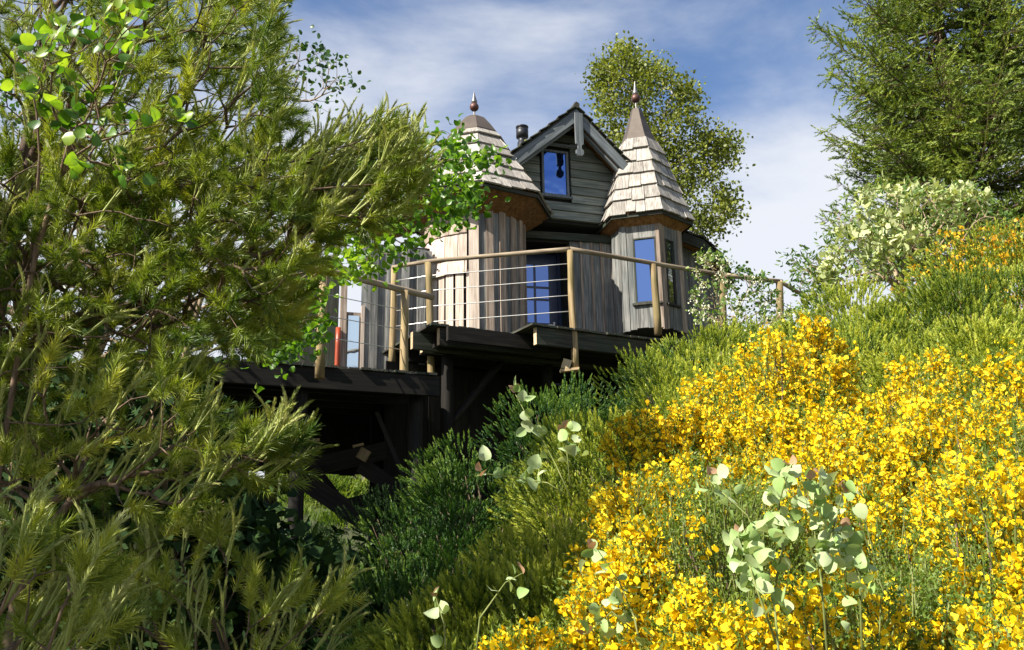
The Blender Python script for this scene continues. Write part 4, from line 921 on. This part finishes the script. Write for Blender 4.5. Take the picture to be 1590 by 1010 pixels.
# ---- spruce at the right
SPR = [needle_tmpl(16, .15, .036, .0155, 22, 50) for _ in range(3)]
def spruce(name, label, base, H, r0, n_whorl, sd_, arms=()):
    rs = np.random.default_rng(sd_); t = thing(name, label, 'spruce tree', base); A, B, ra, rb, sp, sdirs = [], [], [], [], [], []
    b = np.array(base); A.append(b); B.append(b + [0, 0, H]); ra.append(.16); rb.append(.02)
    foliage('trunk', t, M_BARK, *tubes([b, b + [0, 0, H * .5]], [b + [0, 0, H * .5], b + [0, 0, H]], np.array([.16, .09]), np.array([.09, .01]), 8)); A, B, ra, rb = [], [], [], []
    for w in range(n_whorl):
        f = (w + .5) / n_whorl; z_ = H * (.16 + .84 * f); Lb = min(r0 * (1 - f) ** .8 + .25, r0 * .64)
        for q in range(12):
            az = rs.uniform(0, 2 * pi); L_ = Lb * rs.uniform(.7, 1.15); p = b + [0, 0, z_ + rs.uniform(-.15, .15)]; m = max(4, int(L_ / .16)); prev = p
            for s in range(1, m + 1):
                u = s / m; q_ = p + np.array([cos(az), sin(az), 0]) * L_ * u + np.array([0, 0, (-.28 * sin(pi * u * .8) + .22 * u * u) * L_ + .10 * L_ * u]); A.append(prev); B.append(q_); rr = .022 * (1 - u) + .004; ra.append(rr + .002); rb.append(rr)
                if u > .15:
                    for sgn in (-1, 1, -1, 1, 1):
                        side = np.array([-sin(az) * sgn, cos(az) * sgn, 0]); tl = (.42 * (1 - u) + .13) * rs.uniform(.6, 1.3) * min(1.3, L_); dd = side * .75 + np.array([cos(az), sin(az), 0]) * .55 + np.array([0, 0, rs.uniform(-.25, .2)]); dd /= np.linalg.norm(dd)
                        e = q_ + dd * tl; A.append(q_); B.append(e); ra.append(.005); rb.append(.002); k = max(1, int(tl / .10))
                        for j in range(k): sp.append(q_ + dd * tl * (j + .6) / k + rs.normal(0, .012, 3)); sdirs.append(dd + rs.normal(0, .4, 3) + [0, 0, .15])
                sp.append(q_); sdirs.append((q_ - prev) / np.linalg.norm(q_ - prev)); prev = q_
    foliage('branch', t, M_BARK, *tubes(A, B, np.array(ra), np.array(rb), 4)); sp = np.array(sp); sdirs = np.array(sdirs)
    var = np.clip(.5 + .3 * cnoise(sp, 3) + rng.normal(0, .2, len(sp)), 0, 1); foliage('needles', t, M_SPRUCE, *scatter(SPR, sp, sdirs, rng.uniform(1.05, 1.6, len(sp)), var))
b1_ = P(1545, 600, 13.2); spruce('spruce_tree', 'tall spruce at the upper right with layered upturned branches reaching left', (b1_.x, 13.2, gz(b1_.x, 13.2)), 7.0, 2.9, 14, 4)

# ---- rowan under the spruce
def blossoms(t, arr, par, tips):  # pale leaf clusters on the upper tips, sunlight put into their colour
    pt = arr[tips]; m = cnoise(pt, 2.2) + .8 * (pt[:, 2] - pt[:, 2].mean()) > .3; pt = pt[m]; n = len(pt)
    pos = np.repeat(pt, 16, 0) + rng.normal(0, .045, (16 * n, 3)); foliage('blossom', t, M_ROWANSUN, *scatter(TINY + SLIM, pos, unit(16 * n) + np.array([-.3, -.3, .6]), rng.uniform(.065, .115, 16 * n), rng.random(16 * n)))  # this blossom is leaves in the sunlit colour, no flowers
rb_ = P(1400, 520, 10.5)
leafy('rowan_tree', 'rowan below the spruce with leaves coloured pale for sunlight on its top', 'rowan tree', (rb_.x, 10.5, gz(rb_.x, 10.5)), [(rb_.x, 10.5, rb_.z + .2), (rb_.x + .05, 10.5, rb_.z + .8)], [
    ([(1285, 340), (1320, 300), (1400, 285), (1500, 290), (1580, 340), (1600, 400), (1480, 430), (1400, 450), (1300, 450), (1270, 400)], 560, 9.8, 11.2),
    ([(1225, 400), (1262, 385), (1290, 410), (1310, 480), (1265, 490), (1240, 450)], 140, 10.1, 10.9)], [M_ROWAN], (.05, .085), per=8, spread=.07, seg=.18, tw=.002, tmpl=SLIM, extra=blossoms)
leafy('bramble_bush', 'bramble with cream white blossom climbing the right end of the deck railing', 'bramble', (P(1140, 520, 12.2).x, 12.2, gz(P(1140, 520, 12.2).x, 12.2)), [tuple(P(1140, 520, 12.2))], [
    ([(1070, 440), (1085, 390), (1120, 395), (1180, 430), (1200, 450), (1235, 480), (1240, 510), (1180, 540), (1080, 530)], 340, 11.7, 12.3), ([(1145, 425), (1200, 428), (1190, 445), (1150, 440)], 16, 12.2, 12.5)], [M_ROWAN], (.035, .06), per=5, spread=.05, seg=.1, tw=.0018, tmpl=LEAF[:2],
    extra=lambda t, arr, par, tips: foliage('blossom', t, M_WHITE, *scatter(TINY, np.repeat(arr[tips][::3], 14, 0) + rng.normal(0, .03, (14 * len(tips[::3]), 3)), unit(14 * len(tips[::3])), rng.uniform(.02, .035, 14 * len(tips[::3])), rng.random(14 * len(tips[::3])))))

# ---- bushes on the bank
GSH = [needle_tmpl(17, .07, .021, .0096, 18, 48, .7) for _ in range(4)]
def dome(c, rx, ry, H, n, shell=.55, low=.0, puffs=21, pr=.22):
    """points on the puffs that make up a lumpy dome over c, with outward directions"""
    d = unit(puffs * 4); d = d[d[:, 2] > -.15][:puffs]; lump = 1 + .14 * cnoise(d, 3.1, c[0] * 3); r = rng.uniform(.7, 1.02, len(d)) * lump
    pc = np.stack([c[0] + d[:, 0] * r * rx, c[1] + d[:, 1] * r * ry, c[2] + H * .35 + d[:, 2] * r * (H * .65 - pr * .5)], 1); rad = pr * rng.uniform(.75, 1.35, len(d)) * min(1.3, rx / .6)
    k = rng.integers(0, len(pc), n); v = unit(n); v[:, 2] = np.where(v[:, 2] < -.3, -v[:, 2], v[:, 2])
    p = pc[k] + v * (rad[k] * rng.uniform(shell, 1, n) ** .5)[:, None] * np.array([1.1, 1.1, 1.0]); o = v * .7 + d[k] * .5; return p, o
def gorse(label, px, py, Y, rx, H=None, n=2600, mat=M_GORSE, flowers=0, fmat=M_YELLOW, group='green gorse bushes on the bank', name='gorse_bush', sc=1.0, cat='gorse bush'):
    top = P(px, py, Y); g = gz(top.x, Y); H = H or 1.15; rx *= 1.2; top.z -= .14; c = np.array([top.x, Y, top.z - H])
    t = thing(name, label, cat, Vector(c), group); n = int(n * .85); p, d = dome(c, rx, rx * .9, H, n)
    var = np.clip(.5 + random.uniform(-.16, .16) + .4 * cnoise(p, 2.6) + rng.normal(0, .14, len(p)), 0, 1); D = d * 1.25 + np.array([0, 0, .42]) + unit(len(d)) * .2
    foliage('foliage', t, mat, *scatter(GSH, p, D, rng.uniform(.8, 1.35, len(p)) * sc, var))
    k = 40; e = (p * .85 + c * .15)[rng.integers(0, len(p), k)]; foliage('stem', t, M_TWIG, *tubes(np.tile(c + [0, 0, 0.0], (k, 1)) + rng.normal(0, .05, (k, 3)), e, np.full(k, .012), np.full(k, .003), 4))
    if flowers:
        i = rng.integers(0, len(p), flowers); i = i[p[i][:, 2] > c[2] + H * .35]; foliage('flowers', t, fmat, *scatter(FLOWER, p[i] + rng.normal(0, .03, (len(i), 3)) + np.array([0, 0, .04]), unit(len(i)) + [0, -.2, .4], rng.uniform(.8, 1.3, len(i)) * (1.7 if fmat is M_ORANGE else 1.0), rng.random(len(i))), kind='stuff')
    return t
def flower_tmpl():
    V, Fc = [], []
    def petal(base, u, v, w, l_, bend):
        k = len(V); base, u, v = np.array(base), np.array(u), np.array(v); nn = np.cross(u, v)
        V.extend([base, base + u * w * .55 + v * l_ * .6, base + u * w * .2 + v * l_ + nn * bend, base - u * w * .2 + v * l_ + nn * bend, base - u * w * .55 + v * l_ * .6]); Fc.append((k, k + 1, k + 2, k + 3, k + 4))
    petal((0, 0, 0), (1, 0, 0), (0, .35, .95), .020, .020, .004)
    petal((0, .002, 0), (.3, .2, .9), (.35, .9, -.1), .011, .017, .002); petal((0, .002, 0), (-.3, .2, .9), (-.35, .9, -.1), .011, .017, .002)
    return np.array(V), np.array(Fc), np.zeros(len(V))
FLOWER = [flower_tmpl() for _ in range(1)]
BRL = [needle_tmpl(12, .10, .016, .0078, 25, 55, .3) for _ in range(3)]
def broom(label, px, py, Y, rx, H, nst=230, fl=9, group='yellow broom bushes in the foreground', gaps=.0):
    top = P(px, py, Y); top.z -= .05; c = np.array([top.x, Y, top.z - H]); t = thing('broom_bush', label, 'broom bush', Vector(c), group)
    rx *= 1.1; p, d = dome(c, rx, rx * .85, H, nst, .6, puffs=22, pr=.16); D = d * .5 + np.array([0, 0, .8]) + unit(len(d)) * .22; D /= np.linalg.norm(D, axis=1, keepdims=True)
    Ls = rng.uniform(.2, .36, len(p)); tip = p + D * (Ls * .35)[:, None]; base = p - D * (Ls * .65)[:, None]
    foliage('stem', t, M_GREENSTEM, *tubes(base, tip, np.full(len(p), .0035), np.full(len(p), .0015), 4)); 
    n = len(p); k = 7; u = (np.arange(k)[None] + rng.random((n, k))) / k; lp = (base[:, None] * (1 - u[..., None]) + tip[:, None] * u[..., None]).reshape(-1, 3); ld = (np.repeat(D, k, 0) * .8 + unit(n * k) * .6)
    foliage('leaves', t, M_BROOMLEAF, *scatter(BRL, lp, ld, rng.uniform(.65, 1.15, len(lp)), np.clip(.5 + .3 * cnoise(lp, 4) + rng.normal(0, .2, len(lp)), 0, 1)))
    m = cnoise(tip, 2.0, 5.0) + rng.normal(0, .18, n) > gaps - .25; n2 = int(m.sum()); k = fl * 2
    u = rng.beta(2.2, 1.1, (n2, k)) * .85 + .22; fp_ = (base[m][:, None] * (1 - u[..., None]) + tip[m][:, None] * u[..., None]).reshape(-1, 3) + rng.normal(0, .013, (n2 * k, 3))
    fd = unit(n2 * k) + np.array([-.2, -.2, .1]); fc = np.repeat(np.clip(.55 + rng.normal(0, .2, n2), 0, 1), k)
    foliage('flowers', t, M_YELLOW, *scatter(FLOWER, fp_, fd, rng.uniform(.75, 1.25, n2 * k), fc, jitter=.5), kind='stuff')
    j = 40; e = p[rng.integers(0, len(p), j)]; foliage('branch', t, M_BARK, *tubes(np.tile(c, (j, 1)) + rng.normal(0, .05, (j, 3)), e, np.full(j, .010), np.full(j, .003), 4))

for a in (
    ('yellow broom peak in the middle, its flowered top just under the green gorse', 1185, 540, 4.9, .42, 1.1),
    ('broom bush with one tall flower spire standing above the yellow mass', 1248, 520, 5.2, .30, 1.3),
    ('broom bush at the left edge of the yellow slope beside dark green gorse', 1090, 620, 4.4, .36, 1.1),
    ('broom bush spreading down the left flank of the yellow mass', 1010, 712, 3.9, .30, 1.1),
    ('broom bush with flowers in a broken band right of the central peak', 1340, 575, 4.8, .55, 1.1),
    ('broom bush with dense blossom at the right edge of the photo', 1540, 560, 4.5, .62, 1.1),
    ('broom bush behind the right edge, thin flower heads over green gorse', 1460, 590, 5.0, .5, 1.1),
): broom(*a, nst=390, fl=9, gaps=-.3)
for a in (
    ('greener broom with scattered blossom in front of the central peak', 1140, 750, 3.3, .42, 1.3, .12),
    ('greener broom with sparse yellow clusters behind the pale round leaves', 1300, 680, 3.7, .50, 1.3, .0),
    ('large broom clusters low at the right edge beneath the dense bush', 1560, 790, 2.9, .42, 1.1, .02),
    ('broom with open green middle and yellow tufts right of the pale leaves', 1440, 760, 3.1, .45, 1.1, -.12),
    ('low broom at the bottom left of the yellow mass under the pale seedling', 985, 860, 3.0, .20, 1.0, .0),
    ('small broom tuft standing alone at the bottom middle among gorse', 815, 965, 3.0, .11, .5, -.1),
    ('broom carpet at the bottom right corner with bigger nearer flowers', 1400, 900, 2.55, .5, .9, .15),
    ('broom carpet at the bottom centre below the greener broom', 1130, 890, 2.7, .32, .9, .1),
    ('broom band below the dense bush at the right, blossom in strings', 1500, 650, 3.9, .45, 1.1, -.05),
    ('broom filling the middle of the yellow mass below the spire', 1250, 625, 4.3, .45, 1.1, -.1),
    ('broom at the right edge between the dense bush and the nearer clusters', 1600, 700, 3.5, .4, 1.1, -.1),
    ('nearest broom at the bottom right with large single blossoms', 1500, 880, 2.7, .3, .9, .0),
    ('broom behind the tall seedling with thinner blossom', 1400, 660, 4.2, .4, 1.1, .0),
): broom(*a[:5], min(a[5], 1.0), nst=350, fl=9, gaps=a[6] - .2)

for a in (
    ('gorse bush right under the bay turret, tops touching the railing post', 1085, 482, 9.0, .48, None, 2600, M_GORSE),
    ('dark gorse bush against the deck beam left of the bay turret', 1035, 530, 9.2, .40, None, 1700, M_GORSESHADE),
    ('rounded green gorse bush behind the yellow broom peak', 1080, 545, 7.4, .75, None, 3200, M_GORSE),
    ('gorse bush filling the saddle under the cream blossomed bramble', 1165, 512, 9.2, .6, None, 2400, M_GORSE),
    ('dark green gorse below the corner post of the deck', 865, 585, 8.6, .55, None, 2400, M_GORSESHADE),
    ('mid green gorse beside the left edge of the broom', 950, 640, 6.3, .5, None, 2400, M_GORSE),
    ('dark gorse on the lower slope below the leafy seedling', 760, 660, 8.0, .5, None, 2200, M_GORSESHADE),
    ('dark bush behind the braces under the walkway', 480, 800, 14.5, .9, 1.6, 2400, M_SHADELEAF),  # added bush, leaf tone near-black in place of shade
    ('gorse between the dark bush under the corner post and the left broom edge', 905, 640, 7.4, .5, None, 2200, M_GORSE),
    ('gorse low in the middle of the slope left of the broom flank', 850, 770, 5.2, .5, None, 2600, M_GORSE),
    ('shaded gorse at the foot of the slope beside the dark void', 690, 740, 7.2, .5, None, 2200, M_GORSESHADE),
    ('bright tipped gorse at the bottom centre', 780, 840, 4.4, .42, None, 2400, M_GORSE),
    ('shaded gorse at the bottom left of centre, tips just catching light', 660, 850, 5.6, .5, None, 2200, M_GORSESHADE),
    ('dark gorse in the bottom shade right of the low pine', 600, 930, 4.6, .45, None, 1800, M_GORSESHADE),
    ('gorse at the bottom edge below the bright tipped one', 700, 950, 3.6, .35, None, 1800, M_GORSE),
    ('grey green gorse with brown heart left of the pale seedlings', 870, 850, 4.0, .36, None, 2000, M_GORSE),
    ('round green gorse right of the sky gap', 1300, 440, 8.2, .55, None, 2800, M_GORSE),
    ('gorse bush in the middle of the right bank', 1400, 452, 7.6, .75, None, 3400, M_GORSE),
    ('tall gorse at the right edge above the broom', 1530, 400, 7.2, .8, None, 3400, M_GORSE),
    ('gorse strip directly behind the flower spire', 1300, 500, 6.6, .7, None, 3000, M_GORSE),
    ('gorse at the right with a few yellow flowers', 1480, 480, 6.0, .75, None, 3200, M_GORSE),
): gorse(*a)
gorse('gorse with a few small yellow flower tufts right of the spire', 1570, 470, 5.8, .5, None, 2000, M_GORSE, 90)
for a in (('sunlit gorse seen through the gap under the walkway, left half', 500, 722, 18.5), ('sunlit gorse seen through the gap under the walkway, right half', 575, 735, 18.8), ('second row gorse glimpsed lower in the gap under the walkway', 540, 765, 17.0)):
    gorse(*a, 1.0, 1.6, 2600, M_BROOMLEAF, group='gorse seen under the walkway', sc=2.2)
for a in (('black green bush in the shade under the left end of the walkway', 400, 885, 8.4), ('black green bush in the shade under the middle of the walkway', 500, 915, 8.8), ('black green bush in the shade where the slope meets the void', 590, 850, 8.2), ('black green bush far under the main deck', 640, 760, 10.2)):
    gorse(*a, .8, 1.2, 1000, M_SHADELEAF, group='dark bushes in the shade under the decks', sc=1.3)  # bushes added over pale ground, leaf tone near-black for the shade
gorse('orange yellow flowering gorse on the skyline at the right edge', 1535, 356, 8.8, .75, None, 2600, M_GORSE, 1000, M_ORANGE, group=None)
gorse('second orange tinged gorse partly behind the first on the skyline', 1600, 362, 8.2, .6, None, 2000, M_GORSE, 800, M_ORANGE, group=None)

# ---- grass between the bushes
def grass():
    n = 16000; x, y = rng.uniform(-4.5, 9.5, n), rng.uniform(1.2, 17, n); p = np.stack([x, y, ground(x, y) - .02], 1); B = []
    for k in range(5):
        a = rng.uniform(0, 2 * pi); c_ = np.array([cos(a), sin(a), 0]); l_ = rng.uniform(.6, 1); b = np.array([cos(a * 3), sin(a * 3), 0]) * .15; B += [b - .025 * np.array([-c_[1], c_[0], 0]), b + .025 * np.array([-c_[1], c_[0], 0]), b + c_ * .35 * l_ + [0, 0, l_]]
    T_ = [(np.array(B), np.arange(15).reshape(5, 3), np.tile([-.1, -.1, .15], 5))]; D = unit(n) * .15 + np.array([0, 0, 1.0])
    V, Fs, v = scatter(T_, p, D, rng.uniform(.12, .34, n), np.clip(.4 + .3 * cnoise(p, 1.5) + rng.normal(0, .15, n), 0, 1))
    foliage('grass', None, M_BROOMLEAF, V, Fs, v, kind='stuff', label='rough green grass growing between the gorse and broom bushes', category='grass')
grass()
# ---- pale leafy seedlings
def seedling(label, stems, Y, size, n_leaf, mats=(M_PALELEAF,), spread=.018, pink=2):
    root = P(stems[0][0][0], stems[0][0][1], Y); t = thing('aspen_seedling', label, 'seedling', root, 'pale leaved seedlings in the foreground'); allp, alld = [], []
    for st_ in stems:
        pts = [P(x, y, Y + .04 * i * ((-1) ** i)) for i, (x, y) in enumerate(st_)]; r = [.0032 - .002 * i / max(1, len(pts) - 1) for i in range(len(pts))]
        log('stem', pts, r, t, M_GREENSTEM, 6, .1)
        for q in range(n_leaf):
            f = random.uniform(.15, 1) ** .7 * (len(pts) - 1); i = min(int(f), len(pts) - 2); p = pts[i].lerp(pts[i + 1], f - i); allp.append(np.array(p) + rng.normal(0, spread, 3)); alld.append(unit(1)[0] + np.array([.0, -.2, .25]))
        for q in range(pink):
            p = pts[-1]; v = unit(1)[0] * .6 + np.array([0, 0, .8]); leaf_objects(t, np.array([np.array(p) + rng.normal(0, .008, 3)]), np.array([v]), np.array([size * .7]), [M_PINKLEAF], 1)
    leaf_objects(t, np.array(allp), np.array(alld), rng.uniform(size * .75, size * 1.2, len(allp)), list(mats), 300)
seedling('pale seedling with a cluster of round leaves against the dark gorse in the middle', [[(890, 780), (862, 720), (840, 680), (815, 640), (800, 612)], [(880, 770), (850, 750), (800, 742), (748, 735)], [(886, 760), (880, 700), (876, 670)]], 3.6, .052, 13)
seedling('large pale round leaved seedling in the broom, left branch of the pair', [[(1215, 1080), (1205, 960), (1190, 860), (1160, 800), (1100, 745)], [(1200, 930), (1215, 850), (1210, 780), (1228, 722)], [(1205, 1000), (1170, 900), (1150, 830)]], 2.3, .037, 42)
seedling('tall pale round leaved seedling with brown stem right of the larger one', [[(1290, 1080), (1275, 900), (1262, 800), (1268, 745)], [(1275, 900), (1292, 830), (1308, 765)], [(1340, 1050), (1335, 900), (1310, 830)]], 2.3, .036, 32)
seedling('pale seedling at the left foot of the broom mass', [[(1010, 1080), (985, 960), (960, 900), (925, 850)], [(985, 980), (950, 950), (912, 985)]], 2.6, .04, 13)
seedling('thin seedling with pinkish tip at the bottom left of centre', [[(695, 1060), (690, 970), (676, 925)]], 2.7, .038, 7)
seedling('arching seedling stem at the bottom centre over dark gorse', [[(735, 1060), (745, 960), (785, 905), (812, 890)]], 2.7, .036, 5)
